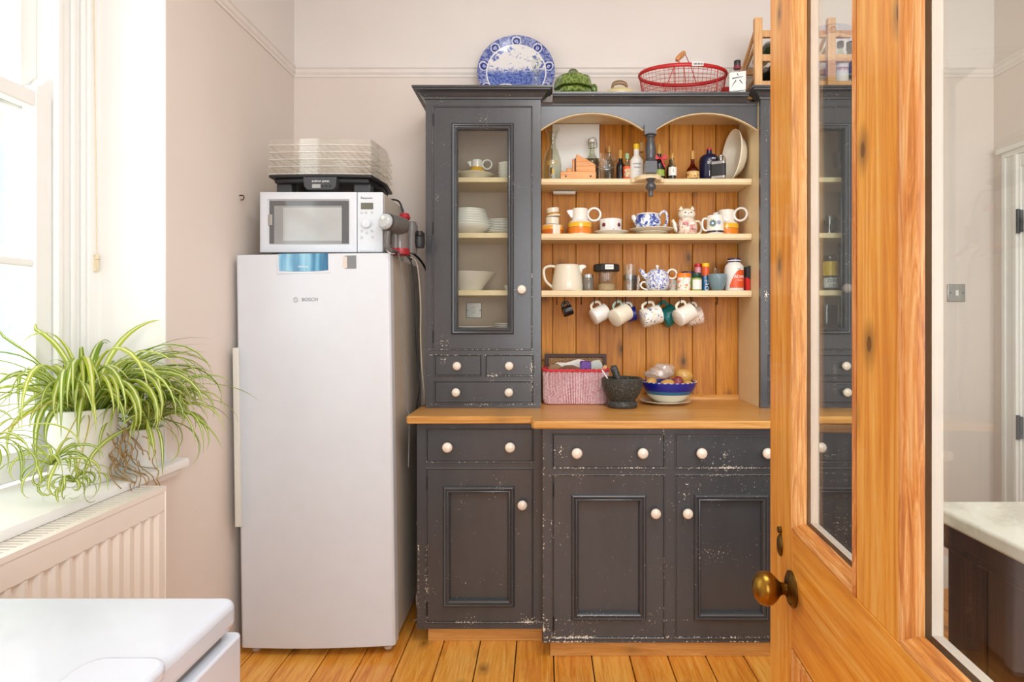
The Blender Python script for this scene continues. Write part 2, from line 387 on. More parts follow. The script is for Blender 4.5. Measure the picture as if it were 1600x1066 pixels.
thin_glass('clear_glass', (252, 254, 253)); thin_glass('pane_glass', (250, 252, 250)); thin_glass('bottle_glass', (247, 249, 244)); thin_glass('tray_plastic', (254, 253, 250), .06, .03, .04); thin_glass('tray_rim', (250, 250, 246), .08, .05, .4); thin_glass('amber_glass', (214, 160, 80))
thin_glass('film_plastic', (250, 248, 246), .06, .12, .28); thin_glass('lens_plastic', (236, 238, 240), .06, .05, .25)
# ================================================================== ROOM SHELL
XL, XR, YB, YR, ZC = -1.217, 2.19, 2.96, -1.6, 3.0      # left wall, right wall, back wall, rear wall, ceiling
RAIL = 2.50
struct('wall_back', MB().box(XL - .3, XR + .1, YB, YB + .12, 0, RAIL).box(XL - .3, XR + .1, YB, YB + .12, RAIL, ZC), 'wall_cream')
struct('wall_right', MB().box(XR, XR + .1, YR, YB, 0, ZC), 'wall_cream')
WY0, WY1, SILL, HEAD = .55, 1.96, .845, 2.85                 # window opening in the left wall
wl = MB().box(XL - .3, XL, WY1, YB, 0, ZC).box(XL - .3, XL, WY0, WY1, 0, SILL - .03).box(XL - .3, XL, YR, WY0, 0, ZC).box(XL - .3, XL, WY0, WY1, HEAD, ZC)
struct('wall_left', wl, 'wall_cream')
rv = MB().box(XL - .235, XL - .0, WY1 - .006, WY1, SILL, HEAD).box(XL - .235, XL, WY0, WY0 + .006, SILL, HEAD)
struct('trim_1', rv, 'reveal_white')
RW = (-.22, 2.06, .75, 2.65)  # opening of the invented rear window, added for the fill light
struct('wall_rear', MB().holes(XL - .3, XR + .1, 0, ZC, YR, YR - .12, [RW]), 'wall_cream')
rw = MB().frame(RW[0], RW[1], RW[2], RW[3], YR, [(0, 0), (0, .02), (.06, .02), (.06, -.05), (0, -.05)], True).box(.88, .96, YR - .05, YR + .02, RW[2], RW[3])
struct('added_rear_window', rw, 'window_white')  # unseen window frame, added to go with the rear fill light
struct('ceiling', MB().box(XL - .3, XR + .1, YR, YB, ZC, ZC + .06), 'ceiling_white')
# picture rails
prof = [(0, RAIL - .02), (.005, RAIL - .02), (.006, RAIL - .008), (.011, RAIL - .004), (.014, RAIL + .006), (.011, RAIL + .016), (.018, RAIL + .022), (.018, RAIL + .03), (0, RAIL + .032)]
plain('rail_paint', (236, 228, 221), .6, var=.015)
struct('trim_2', MB().sweep([(XL, WY1), (XL, YB), (XR, YB), (XR, .2)], prof), 'rail_paint')
# upper wall in a paler paint above the rail (a skin of plaster 2 mm proud)
struct('trim_3', MB().box(XL, XR, YB - .002, YB, RAIL + .03, ZC), 'wall_upper')
struct('trim_4', MB().box(XL, XL + .002, WY1, YB, RAIL + .03, ZC), 'wall_upper')
# floor: pine boards running away from the camera
fl = struct('floor', MB().box(XL - .3, XR + .1, YR, YB, -.06, -.022), 'ink_black')
pitch = .147; x = .037 - pitch * 10
pm = None; k = 0
while x < XR + .05:
    if pm is None:
        p = obj('plank', MB().box(.0022, pitch - .0022, YR + .01, YB - .01, -.022, 0), 'floor_pine', fl, smooth=None, bevel=.002, seg=1); pm = p
    else:
        p = pm.copy(); COL.objects.link(p); p.parent = fl
    p.location = (x, 0, 0); x += pitch; k += 1
# skirting on the back wall, right wall
sk = [(0, 0), (.018, 0), (.018, .12), (.012, .135), (.006, .14), (0, .15)]
struct('baseboard_back', MB().sweep([(XL, YB), (XR, YB)], sk), 'trim_white')
struct('baseboard_right', MB().sweep([(XR, 1.85), (XR, .2)], sk), 'trim_white')

# ------------------------------------------------------------------ window in the left wall
XW = XL - .235
wn = struct('window_1', MB().box(XW - .09, XW, WY1 - .16, WY1 + .002, SILL, HEAD).box(XW - .09, XW, WY0 - .002, WY0 + .16, SILL, HEAD).box(XW - .09, XW, WY0, WY1, HEAD - .1, HEAD), 'window_white', bevel=.002)
bd = MB()
for (y0, y1, xx) in ((WY1 - .165, WY1 - .145, .018), (WY1 - .10, WY1 - .085, .01), (WY1 - .045, WY1 - .0, .02), (WY1 - .06, WY1 - .045, .012)):
    bd.box(XW, XW + xx, y0, y1, SILL, HEAD)
struct('staff_bead', bd, 'window_white', wn, bevel=.004)
SY0, SY1 = WY0 + .15, WY1 - .16
def sash(x0, x1, z0, z1, zbars, ybars, top, bot, nm):
    m = MB(); st = .06
    m.box(x0, x1, SY1 - st, SY1, z0, z1).box(x0, x1, SY0, SY0 + st, z0, z1).box(x0, x1, SY0 + st, SY1 - st, z1 - top, z1).box(x0, x1, SY0 + st, SY1 - st, z0, z0 + bot)
    for zb in zbars: m.box(x0 + .006, x1 - .006, SY0 + st, SY1 - st, zb - .011, zb + .011)
    for yb in ybars: m.box(x0 + .006, x1 - .006, yb - .011, yb + .011, z0 + bot, z1 - top)
    s_ = struct(nm, m, 'window_white', wn, bevel=.004)
    zz = [z0 + bot] + sorted(zbars) + [z1 - top]
    for a, b in zip(zz[:-1], zz[1:]):
        struct('pane', MB().box((x0 + x1) / 2 - .002, (x0 + x1) / 2 + .002, SY0 + st - .004, SY1 - st + .004, a, b), 'pane_glass', s_, smooth=None)
    return s_
ls = sash(XW - .045, XW - .003, SILL + .01, 1.955, [1.462], [], .045, .08, 'lower_sash')
us = sash(XW - .088, XW - .048, 1.90, HEAD - .09, [], [], .06, .045, 'upper_sash')
us_horn = MB().prism([(1.90, 1.955), (1.955, 1.955), (1.955, 1.99), (1.948, 2.0), (1.93, 2.0)], 0, .01, 'YZ')
struct('sash_horn', MB().prism([(SY1 - .055, 1.953), (SY1, 1.953), (SY1, 2.0), (SY1 - .008, 2.012), (SY1 - .02, 2.0), (SY1 - .03, 1.985), (SY1 - .05, 1.975)], XW - .043, XW - .005, 'YZ'), 'window_white', ls)
# blind cord and its cleat
cord = thing('blind_cord', 'thin pale pull cord hanging down the window frame', 'cord', (XW + .03, WY1 - .02, 1.55))
y0 = WY1 - .022
obj('cord', MB().tube(smooth_path([(XW + .025, y0 - .02, 2.84), (XW + .026, y0 - .012, 2.3), (XW + .027, y0 - .004, 1.8), (XW + .027, y0, 1.5)], 6), .0016, 6), plain('cord_beige', (232, 216, 186), .8), cord, world=True)
obj('cleat', MB().box(XW + .02, XW + .03, y0 - .005, y0 + .005, 1.455, 1.5).lathe([(0, 0), (.007, .004), (.006, .018), (0, .022)], 10, (XW + .027, y0, 1.49)), 'cord_beige', cord, world=True)
# inner sill with a moulded nose
sl = MB().box(XW - .01, XL, WY0 - .04, WY1 + .0, SILL - .028, SILL)
nose = [(0, SILL - .055), (.01, SILL - .055), (.014, SILL - .04), (.022, SILL - .034), (.03, SILL - .03), (.042, SILL - .026), (.045, SILL - .013), (.042, SILL - .002), (.036, SILL), (0, SILL)]
sl.sweep([(XL, WY0 - .06), (XL, WY1 + .05)], nose)
struct('window_sill', sl, 'window_white', wn)
# house across the way: pale sunlit brick wall seen through the glass
n = N('far_brick'); v = n.coord('World', (1, 1, 1)); sp = n.add('ShaderNodeSeparateXYZ', Vector=v)
cv = n.add('ShaderNodeCombineXYZ', X=sp.outputs['Y'], Y=sp.outputs['Z'], Z=0.0).outputs[0]
br = n.add('ShaderNodeTexBrick', Vector=cv, Color1=lin((236, 222, 204)), Color2=lin((228, 208, 186)), Mortar=lin((240, 236, 228)), Scale=4.4)
br.inputs['Mortar Size'].default_value = .02; MATS['far_brick'] = n.bsdf(br.outputs[0], .9)
nb = thing('neighbouring_house', 'pale sunlit brick house wall across the way, outside the window', 'building', (-4.6, 3.2, -3))
obj('wall', MB().box(-5.0, -4.6, -2.5, 9, -3, 5.5), 'far_brick', nb, world=True, smooth=None)
for yy in (2.2, 4.6):
    w_ = obj('window', MB().box(-4.6, -4.56, yy, yy + 1.1, .9, 2.9), 'window_white', nb, world=True, smooth=None)
    for zz in (1.0, 1.95): obj('pane', MB().box(-4.56, -4.555, yy + .1, yy + 1.0, zz, zz + .85), plain('far_pane', (190, 196, 200), .1), w_, world=True, smooth=None)

# ------------------------------------------------------------------ white door frame in the right wall
d1 = MB()
for (a, b) in ((2.77, 2.885), (1.86, 1.975)):
    d1.box(XR - .02, XR, a, b, 0, 2.06).box(XR - .032, XR - .018, a + .01, a + .03, 0, 2.06).box(XR - .03, XR - .018, b - .035, b - .012, 0, 2.06)
d1.box(XR - .021, XR, 1.86, 2.885, 2.06, 2.1).box(XR - .034, XR, 1.84, 2.905, 2.085, 2.11).box(XR - .019, XR, 1.975, 2.77, 2.0, 2.06)
dr = struct('door_1', d1, 'trim_white', bevel=.003)
struct('door_leaf', MB().box(XR - .012, XR - .001, 1.975, 2.77, .01, 2.0), 'trim_white', dr)
for zz in (.81, 1.75): struct('hinge', MB().box(XR - .03, XR - .018, 2.755, 2.785, zz - .05, zz + .05).lathe([(.008, -.055), (.008, .055)], 10, (XR - .03, 2.77, zz)), 'dark_grey', dr)

# light switch on the back wall
def switch_plate(name, label, c, w=.086, mat='silver'):
    t = thing(name, label, 'switch', (c[0], c[1], c[2]))
    obj('plate', MB().box(-w / 2, w / 2, -.008, 0, -w / 2, w / 2), mat, t, bevel=.003)
    obj('rocker', MB().box(-.008, .008, -.012, -.008, -.014, .014), 'white_ceramic', t, bevel=.002)
    for s in (-1, 1): obj('screw', MB().lathe([(.004, 0), (.004, .0015), (.002, .002)], 10, (s * .031, -.008, 0), '-Y'), 'mid_grey', t)
    return t
switch_plate('light_switch', 'square metal light switch on the wall past the dresser', (X(1493, YB), YB, Z(458, YB)))
# small hook in the left wall above the fridge
hk = obj('wall_hook', MB().tube(smooth_path([(XL, 0, 0), (XL + .012, -.0, .002), (XL + .02, -.004, -.004), (XL + .018, -.006, -.016), (XL + .008, -.006, -.018)], 5), .0022, 6).xf(Matrix.Translation((-XL, 0, 0))), 'brass_dark', None, loc=(XL, 950 * 1.217 / 476, Z(306, 950 * 1.217 / 476)))
tag(hk, 'tiny bare metal hook screwed into the side wall above the fridge', 'hook')

# unseen ceiling lamp, added as fill light for the kitchen
cl = thing('ceiling_fill_lamp', 'square flat white fill lamp added on the ceiling, out of view', 'lamp', (.4, .9, ZC))
obj('housing', MB().box(-.5, .5, -.5, .5, -.1, 0), 'trim_white', cl, bevel=.01)

# ================================================================== PINE DOOR (half open, on the right)
ta = R(4.51); P0 = Vector((.4475, 1.204, 0))
DOOR = bpy.data.objects.new('door_2', None); COL.objects.link(DOOR); DOOR.location = P0; DOOR.rotation_euler = (0, 0, math.atan2(-math.cos(ta), -math.sin(ta)))
DOOR['kind'] = 'structure'; DOOR['label'] = 'stripped orange pine door with two tall glass panes and a brass knob'
OFF[DOOR.name] = Vector((0, 0, 0))
SW, M0, M1, HS, DW = .134, .3946, .508, .769, .903       # lock stile, muntin, hinge stile, width
ZB, ZL0, ZL1, ZT, DH = .24, .722, .928, 1.93, 2.04
fr, bk = (0, .022), (.022, .042)
def dpart(nm, m, mat, par=DOOR, **k): return obj(nm, m, mat, par, **k)
dpart('stile', MB().box(0, SW, *fr, .006, DH), 'door_pine', bevel=.0025)
dpart('stile', MB().box(HS, DW, *fr, .006, DH), 'door_pine', bevel=.0025)
dpart('muntin', MB().box(M0, M1, *fr, ZL1, ZT), 'door_pine', bevel=.002)
dpart('muntin', MB().box(M0, M1, *fr, ZB, ZL0), 'door_pine', bevel=.002)
for (a, b, nm) in ((.006, ZB, 'bottom_rail'), (ZL0, ZL1, 'lock_rail'), (ZT, DH, 'top_rail')): dpart(nm, MB().box(SW, HS, *fr, a, b), 'door_pine_rail', bevel=.002)
op = [(SW, M0, ZL1, ZT), (M1, HS, ZL1, ZT)]; pl = [(SW, M0, ZB, ZL0), (M1, HS, ZB, ZL0)]
dpart('painted_back', MB().holes(0, DW, .006, DH, bk[0], bk[1], op + pl), plain('door_back_white', (204, 196, 188), .5), smooth=None)
bol = [(0, -.005), (.0015, -.005), (.002, .001), (.005, .0035), (.009, .002), (.011, -.003), (.015, -.006), (.018, -.012), (.018, -.019)]
for (a, b, c, d) in op:
    for sd, mm in ((0, 'door_moulding_rail'), (1, 'door_moulding'), (2, 'door_moulding_rail'), (3, 'door_moulding')): dpart('glazing_bead', MB().frame(a, b, c, d, 0, bol, False, (sd,)), mm, smooth=50)
    dpart('back_bead', MB().frame(a, b, c, d, .042, [(0, 0), (.012, 0), (.022, -.006 + .012), (.022, .018)]), 'door_back_white', smooth=50)
    dpart('glass_pane', MB().box(a + .004, b - .004, .0195, .0235, c + .004, d - .004), 'pane_glass', smooth=None)
for (a, b, c, d) in pl:
    dpart('panel_bead', MB().frame(a, b, c, d, 0, [(0, 0), (0, .003), (.012, .001), (.02, -.01), (.022, -.014)]), 'door_moulding', smooth=50)
    dpart('panel', MB().box(a, b, .013, .03, c, d), 'door_pine', smooth=None)
# knob, rose and keyhole cover
ku, kz = .134, .826
kn = dpart('door_knob', MB().lathe([(.011, 0), (.010, .018), (.012, .022), (.019, .028), (.026, .036), (.0285, .046), (.026, .056), (.018, .064), (.008, .068), (0, .069)], 28, (ku, 0, kz), '-Y', 1, 1.05), 'brass', smooth=60)
dpart('rose', MB().lathe([(.031, 0), (.031, .003), (.026, .006), (.024, .005), (.018, .009), (.012, .010), (.012, .0)], 28, (ku, 0, kz), '-Y'), 'brass_dark', kn, smooth=40)
es = dpart('keyhole_cover', MB().lathe([(.011, 0), (.011, .003), (.008, .006), (0, .007)], 20, (.072, 0, kz + .055), '-Y', 1, 1.9).lathe([(.006, 0), (.006, .006), (0, .007)], 14, (.072, 0, kz + .083), '-Y'), 'brass_dark', smooth=50)

# ================================================================== ISLAND behind the door
ix, iy = .86, 1.31
isl = thing('kitchen_island', 'dark wooden kitchen island with a pale stone top behind the glazed door', 'kitchen island', (1.3, .7, 0))
marble = N('marble_top'); v = marble.coord('World'); mf = marble.noise(v, 5, 6, .65, 1.5)
MATS['marble_top'] = marble.bsdf(marble.ramp(mf, [(.35, (190, 186, 172)), (.5, (222, 218, 204)), (.7, (232, 230, 220))]), .3)
obj('stone_top', MB().box(ix - .025, 1.75, .1, iy + .025, .872, .902), 'marble_top', isl, world=True, bevel=.006, seg=3)
obj('top_moulding', MB().box(ix - .016, 1.74, .11, iy + .016, .835, .872).box(ix - .008, 1.73, .12, iy + .008, .815, .835), 'dark_wood', isl, world=True, bevel=.004)
obj('body', MB().box(ix + .012, 1.71, .14, iy - .012, .0, .82), 'dark_wood', isl, world=True, smooth=None)
yy = .14
while yy < iy - .05:
    obj('plank', MB().box(ix, ix + .013, yy, min(yy + .112, iy), .04, .82), 'dark_wood', isl, world=True, bevel=.003, seg=1, smooth=None); yy += .116
xx = ix + .01
while xx < 1.68:
    obj('plank', MB().box(xx, min(xx + .13, 1.71), iy - .013, iy, .04, .82), 'dark_wood', isl, world=True, bevel=.003, seg=1, smooth=None); xx += .134

# ================================================================== RADIATOR under the sill
rx0, rx1, ry0, ry1, rz0, rz1 = -1.195, -1.10, .62, 1.765, .16, .818
rad = thing('radiator', 'white ribbed panel radiator below the window sill', 'radiator', (-1.15, 1.2, 0))
pn = MB(); ys = []; yv = ry0 + .02
poly = [(rx1, ry0)]
while yv + .04 < ry1 - .012:
    poly += [(rx1, yv), (rx1 - .011, yv + .008), (rx1 - .011, yv + .024), (rx1, yv + .032)]; yv += .041
poly += [(rx1, ry1), (rx1 - .03, ry1), (rx1 - .03, ry0)]
zt0, zt1 = rz0 + .05, rz1 - .07
# ribbed middle, flat top and bottom bands
pn.prism([(q[0], q[1]) for q in poly], zt0, zt1, 'XY')
for i, (a, b) in enumerate(((rz0, zt0 + .001), (zt1 - .001, rz1 - .012))): pn.box(rx1 - .03, rx1, ry0, ry1, a, b)
obj('front_panel', pn, 'radiator_white', rad, world=True, smooth=25)
obj('rear_panel', MB().box(rx0, rx0 + .02, ry0, ry1, rz0, rz1 - .012), 'radiator_white', rad, world=True)
obj('end_cap', MB().box(rx0, rx1 + .002, ry1 - .001, ry1 + .004, rz0 + .03, rz1), 'radiator_white', rad, world=True, bevel=.002)
gr = MB().box(rx0, rx0 + .012, ry0, ry1, rz1 - .012, rz1).box(rx1 - .02, rx1 + .002, ry0, ry1, rz1 - .014, rz1)
gv = ry0
while gv < ry1 - .006: gr.box(rx0 + .01, rx1 - .016, gv, gv + .010, rz1 - .006, rz1 - .001); gv += .0165
obj('top_grille', gr, 'radiator_white', rad, world=True, smooth=None)
for yq in (ry0 + .12, ry1 - .12): obj('wall_bracket', MB().box(rx0 - .02, rx0, yq, yq + .03, rz0 + .1, rz1 - .1), 'radiator_white', rad, world=True)
obj('pipe', MB().tube([(rx0 + .05, ry1 - .03, 0), (rx0 + .05, ry1 - .03, rz0 + .01)], .008, 10), 'radiator_white', rad, world=True)

# ================================================================== CHEST FREEZER
fx0, fx1, fy0, fy1 = -1.085, -.497, .08, .992
fz = thing('chest_freezer', 'low white chest freezer in front of the radiator', 'freezer', ((fx0 + fx1) / 2, (fy0 + fy1) / 2, 0))
def rrect(x0, x1, y0, y1, r, n=6):
    return arc(x1 - r, y1 - r, r, 0, 90, n) + arc(x0 + r, y1 - r, r, 90, 180, n) + arc(x0 + r, y0 + r, r, 180, 270, n) + arc(x1 - r, y0 + r, r, 270, 360, n)
obj('body', MB().prism(rrect(fx0 + .01, fx1 + .004, fy0, fy1 + .004, .012), .02, .79, 'XY'), 'freezer_white', fz, world=True, bevel=.004)
obj('seal', MB().prism(rrect(fx0 + .02, fx1 - .015, fy0 + .02, fy1 - .012, .02), .788, .806, 'XY'), 'seal_grey', fz, world=True)
obj('lid', MB().prism(rrect(fx0, fx1, fy0, fy1, .022), .804, .85, 'XY'), 'freezer_white', fz, world=True, bevel=.012, seg=4)
obj('handle', MB().prism(rrect(fx1 - .10, fx1 + .012, .44, .80, .03), .838, .858, 'XY'), 'freezer_white', fz, world=True, bevel=.006, seg=3)
obj('plinth', MB().box(fx0 + .03, fx1 - .03, fy0 + .03, fy1 - .03, 0, .025), 'dark_grey', fz, world=True)

# ================================================================== FRIDGE / FREEZER
ft = thing('upright_fridge', 'tall white upright fridge with a blue display strip on its door', 'fridge', (-.885, 2.65, 0))
fa = ft.location.copy()
L_, R_ = -.299, .299; FH = 1.552
def fy(y): return y - fa.y
body = MB().box(L_ + .004, R_ - .004, fy(2.415), fy(2.93), .035, FH - .005)
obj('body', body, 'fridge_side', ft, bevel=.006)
# bowed door
dp = [(L_, fy(2.41)), (L_, fy(2.362)), (L_ + .008, fy(2.353))] + [(L_ + .02 + (R_ - L_ - .04) * i / 14, fy(2.352) - .012 * math.sin(math.pi * i / 14)) for i in range(15)] + [(R_ - .008, fy(2.353)), (R_, fy(2.362)), (R_, fy(2.41))]
dm = MB(); npz = len(dp)
dm.prism(dp, .03, FH, 'XY')
fdoor = obj('door', dm, 'appliance_white', ft, smooth=30, bevel=.003)
obj('door_seal', MB().box(L_ + .008, R_ - .008, fy(2.409), fy(2.418), .04, FH - .01), 'seal_grey', ft)
hx = L_ + .0
hd = MB().prism([(hx - .002, fy(2.36)), (hx - .002, fy(2.325)), (hx + .004, fy(2.318)), (hx + .022, fy(2.318)), (hx + .024, fy(2.33)), (hx + .014, fy(2.335)), (hx + .012, fy(2.36))], Z(822, 2.33), Z(543, 2.33), 'XY')
obj('handle', hd, plain('handle_cream', (222, 222, 214), .35, var=.01), fdoor, bevel=.002)
Dq = 2.345
def fxx(px): return X(px, Dq) + .885
n = N('display_blue'); v = n.coord('Object', (1, 1, .1)); MATS['display_blue'] = n.bsdf(n.ramp(n.noise(v, 26, 2), [(.35, (40, 100, 140)), (.5, (78, 150, 190)), (.62, (140, 196, 220))]), .12, coat=.6)
zt, zb = FH + .001, Z(424, Dq)
dpn = obj('display', MB().prism([(fxx(441), zt), (fxx(518), zt), (fxx(518), zb), (fxx(500), zb - .003), (fxx(480), zb - .004), (fxx(460), zb - .003), (fxx(441), zb)], fy(2.3375), fy(2.352)), 'display_blue', fdoor, bevel=.001)
obj('display_surround', MB().box(fxx(438), fxx(521), fy(2.339), fy(2.352), zb - .012, zt - .003), 'appliance_white', fdoor, bevel=.002)
obj('lettering', text_mb('NoFrost', .011, y=fy(2.3375), z=Z(418, Dq), x=fxx(479)), 'ink_white', fdoor, smooth=None)
obj('lettering', text_mb('BOSCH', .0185, y=fy(2.3395), z=Z(469.5, Dq), x=fxx(488.5), squash=1.05), 'ink_grey', fdoor, smooth=None)
ring = [(fxx(466.5) + .0085 * math.cos(R(t * 15)), fy(2.3388), Z(469.5, Dq) + .0085 * math.sin(R(t * 15))) for t in range(24)]
obj('emblem', MB().tube(ring, .001, 6, True).box(fxx(466.5) - .005, fxx(466.5) + .005, fy(2.3393), fy(2.3383), Z(469.5, Dq) - .0012, Z(469.5, Dq) + .0012), 'silver', fdoor)
tg = obj('energy_sticker', MB().box(fxx(539), fxx(561), fy(2.343), fy(2.3448), Z(422, Dq), Z(401.5, Dq)), 'mid_grey', fdoor)
obj('sticker_patch', MB().box(fxx(540), fxx(547), fy(2.3422), fy(2.3432), Z(421, Dq), Z(403, Dq)), plain('sticker_pale', (222, 208, 200), .5), fdoor)
for s in (-1, 1): obj('foot', MB().lathe([(.016, 0), (.018, .012), (.008, .014), (.008, .04)], 14, (s * .26, fy(2.40), 0)), 'appliance_side', ft)
obj('foot', MB().box(-.28, .28, fy(2.86), fy(2.9), 0, .04), 'dark_grey', ft)
ft.rotation_euler = (0, R(-.8), 0); ft.location = (-.8745, 2.65, .003)

# ================================================================== MICROWAVE
mx0, mx1, my, mz0, mz1 = X(406, 2.40), X(598, 2.40), 2.40, FH + .014, Z(300, 2.40)
mw = thing('microwave', 'white microwave oven standing on the fridge', 'microwave', ((mx0 + mx1) / 2, 2.6, FH + .004))
def mxx(px): return X(px, my)
def mzz(py): return Z(py, my)
obj('casing', MB().box(mx0 + .004, mx1, my + .022, my + .37, mz0, mz1), 'appliance_side', mw, world=True, bevel=.005)
md = obj('door', MB().frame(mx0, mxx(557), mz0 + .002, mz1, my + .022, [(0, 0), (0, .02), (.003, .022), (.028, .022), (.034, .012)]), 'appliance_white', mw, world=True)
obj('door_window', MB().box(mx0 + .026, mxx(548), my + .009, my + .021, mzz(389), mzz(313)), plain('window_smoke', (96, 97, 100), .08, coat=.8), md, world=True, bevel=.001)
obj('window_mesh_sheen', MB().box(mxx(427), mxx(533), my + .0075, my + .0095, mzz(383), mzz(321)), plain('mesh_sheen_grey', (150, 151, 151), .12, coat=.8), md, world=True)  # door mesh, with the glass's pale reflection painted into its grey
obj('window_mesh_sheen', MB().box(mxx(441), mxx(533), my + .0068, my + .0078, mzz(376), mzz(324)), plain('mesh_sheen_pale', (182, 184, 183), .12, coat=.8), md, world=True)  # paler middle: reflection in the glass, painted as a lighter panel
obj('latch_button', MB().box(mxx(416), mxx(424), my + .003, my + .0085, mzz(352), mzz(335)), 'silver', md, world=True, bevel=.001)
obj('lettering', text_mb('inverter', .011, y=my + .0085, z=mzz(383), x=mxx(430)), 'ink_white', md, smooth=None, world=True)
mp = obj('control_panel', MB().box(mxx(558), mx1, my + .001, my + .023, mz0 + .002, mz1), 'appliance_white', mw, world=True, bevel=.003)
obj('display', MB().box(mxx(564), mxx(583), my - .001, my + .002, mzz(327), mzz(317)), plain('lcd', (112, 112, 100), .15), mp, world=True)
obj('dial', MB().lathe([(.019, 0), (.018, .012), (.016, .014), (0, .0145)], 26, (mxx(573), my + .001, mzz(349.5)), '-Y'), 'appliance_white', mp, world=True, smooth=40)
obj('lettering', text_mb('Panasonic', .012, y=my + .0005, z=mzz(309.5), x=mxx(573)), 'ink_black', mp, smooth=None, world=True)
for (bx, by) in [(565, 332), (572, 332), (581, 332), (565, 361), (573, 364), (581, 361), (565, 371), (582, 371)]:
    obj('button', MB().lathe([(.006, 0), (.006, .0012), (.005, .0016)], 12, (mxx(bx), my + .001, mzz(by)), '-Y'), plain('button_grey', (196, 200, 204), .4), mp, world=True)
obj('release_bar', MB().box(mxx(562), mxx(586), my - .001, my + .002, mzz(392), mzz(386)), 'appliance_white', mp, world=True, bevel=.001)
for s in (mx0 + .04, mx1 - .04):
    for yy in (my + .06, my + .32): obj('foot', MB().lathe([(.014, FH + .0078), (.014, mz0 + .002)], 12, (s, yy, 0)), 'black_plastic', mw, world=True)

# ================================================================== FOOD DEHYDRATOR (clear stacked trays on a black base)
dz = mz1 + .001
dh = thing('food_dehydrator', 'food dehydrator with clear stacked trays on a black base, on the microwave', 'dehydrator', (X(505, 2.5), 2.60, dz))
dxl, dxr = X(421, 2.42), X(579, 2.42)
def oct_(g, z0, z1, m):
    a0, a1, b0, b1 = dxl - g, dxr + g, 2.425 - g, 2.75 + g; c = .03
    bow = .012
    pts = [(a0, b0 + c)] + [(a0 + (a1 - a0) * i / 8, b0 - bow * math.sin(math.pi * i / 8)) for i in range(9)][0:] + [(a1 + .02, (b0 + b1) / 2), (a1, b1), (a0, b1), (a0 - .02, (b0 + b1) / 2)]
    return pts
base_t = Z(273, 2.42)
bs = MB().prism(oct_(.004, 0, 0, 0), base_t - .012, base_t, 'XY'); bs.prism(oct_(-.012, 0, 0, 0), base_t - .03, base_t - .011, 'XY')
obj('base', bs, 'black_plastic', dh, world=True, bevel=.004)
for (a, b) in ((X(431, 2.45), X(455, 2.45)), (X(552, 2.45), X(578, 2.45))):
    for yq in (2.455, 2.68): obj('foot', MB().box(a, b, yq, yq + .05, dz, base_t - .028), 'dark_grey', dh, world=True, bevel=.004)
pnl = obj('control_panel', MB().prism([(X(475, 2.41), Z(277, 2.41)), (X(476, 2.41), Z(292, 2.41)), (X(481, 2.41), Z(297.5, 2.41)), (X(521, 2.41), Z(297.5, 2.41)), (X(526, 2.41), Z(292, 2.41)), (X(527, 2.41), Z(277, 2.41))], 2.400, 2.44), 'dark_grey', dh, world=True, bevel=.003)
obj('display', MB().box(X(488, 2.4), X(501, 2.4), 2.398, 2.401, Z(294, 2.4), Z(288, 2.4)), plain('lcd_pale', (168, 170, 166), .3), pnl, world=True)
for q in (504, 509.5, 515.5): obj('button', MB().lathe([(.005, 0), (.005, .002), (0, .003)], 10, (X(q, 2.4), 2.4005, Z(291, 2.4)), '-Y'), 'black_plastic', pnl, world=True)
obj('lettering', text_mb('andrew james', .0125, y=2.4, z=Z(283, 2.4), x=X(501, 2.4)), 'ink_white', pnl, smooth=None, world=True)
th = (Z(217, 2.42) - base_t) / 5
for i in range(5):
    z0 = base_t + .001 + i * th; m = MB(); ou, inn = oct_(0, 0, 0, 0), oct_(-.004, 0, 0, 0); nn = len(ou); sh = oct_(.003, 0, 0, 0)
    loops = [[(p[0], p[1], z0) for p in sh], [(p[0], p[1], z0 + .006) for p in sh], [(p[0], p[1], z0 + .008) for p in ou], [(p[0], p[1], z0 + th - .001) for p in ou], [(p[0], p[1], z0 + th - .001) for p in inn], [(p[0], p[1], z0 + .001) for p in inn]]
    b = 0; m.add([p for l in loops for p in l], [(a * nn + k, a * nn + (k + 1) % nn, ((a + 1) % 6) * nn + (k + 1) % nn, ((a + 1) % 6) * nn + k) for a in range(6) for k in range(nn)])
    tr = obj('tray', m, 'tray_plastic', dh, world=True, smooth=30)
    rl = [[(p[0], p[1], z0 + .0005) for p in oct_(.0036, 0, 0, 0)], [(p[0], p[1], z0 + .0045) for p in oct_(.0036, 0, 0, 0)]]
    obj('tray_rim', MB().add(rl[0] + rl[1], [(k, (k + 1) % nn, nn + (k + 1) % nn, nn + k) for k in range(nn)]), 'tray_rim', tr, world=True, smooth=30)
    g = MB(); xx = dxl + .01
    while xx < dxr - .01: g.box(xx, xx + .002, 2.435, 2.745, z0 + .006, z0 + .008); xx += .03
    yy = 2.44
    while yy < 2.74: g.box(dxl + .008, dxr - .008, yy, yy + .002, z0 + .006, z0 + .008); yy += .05
    obj('tray_grid', g, 'tray_plastic', tr, world=True, smooth=None)

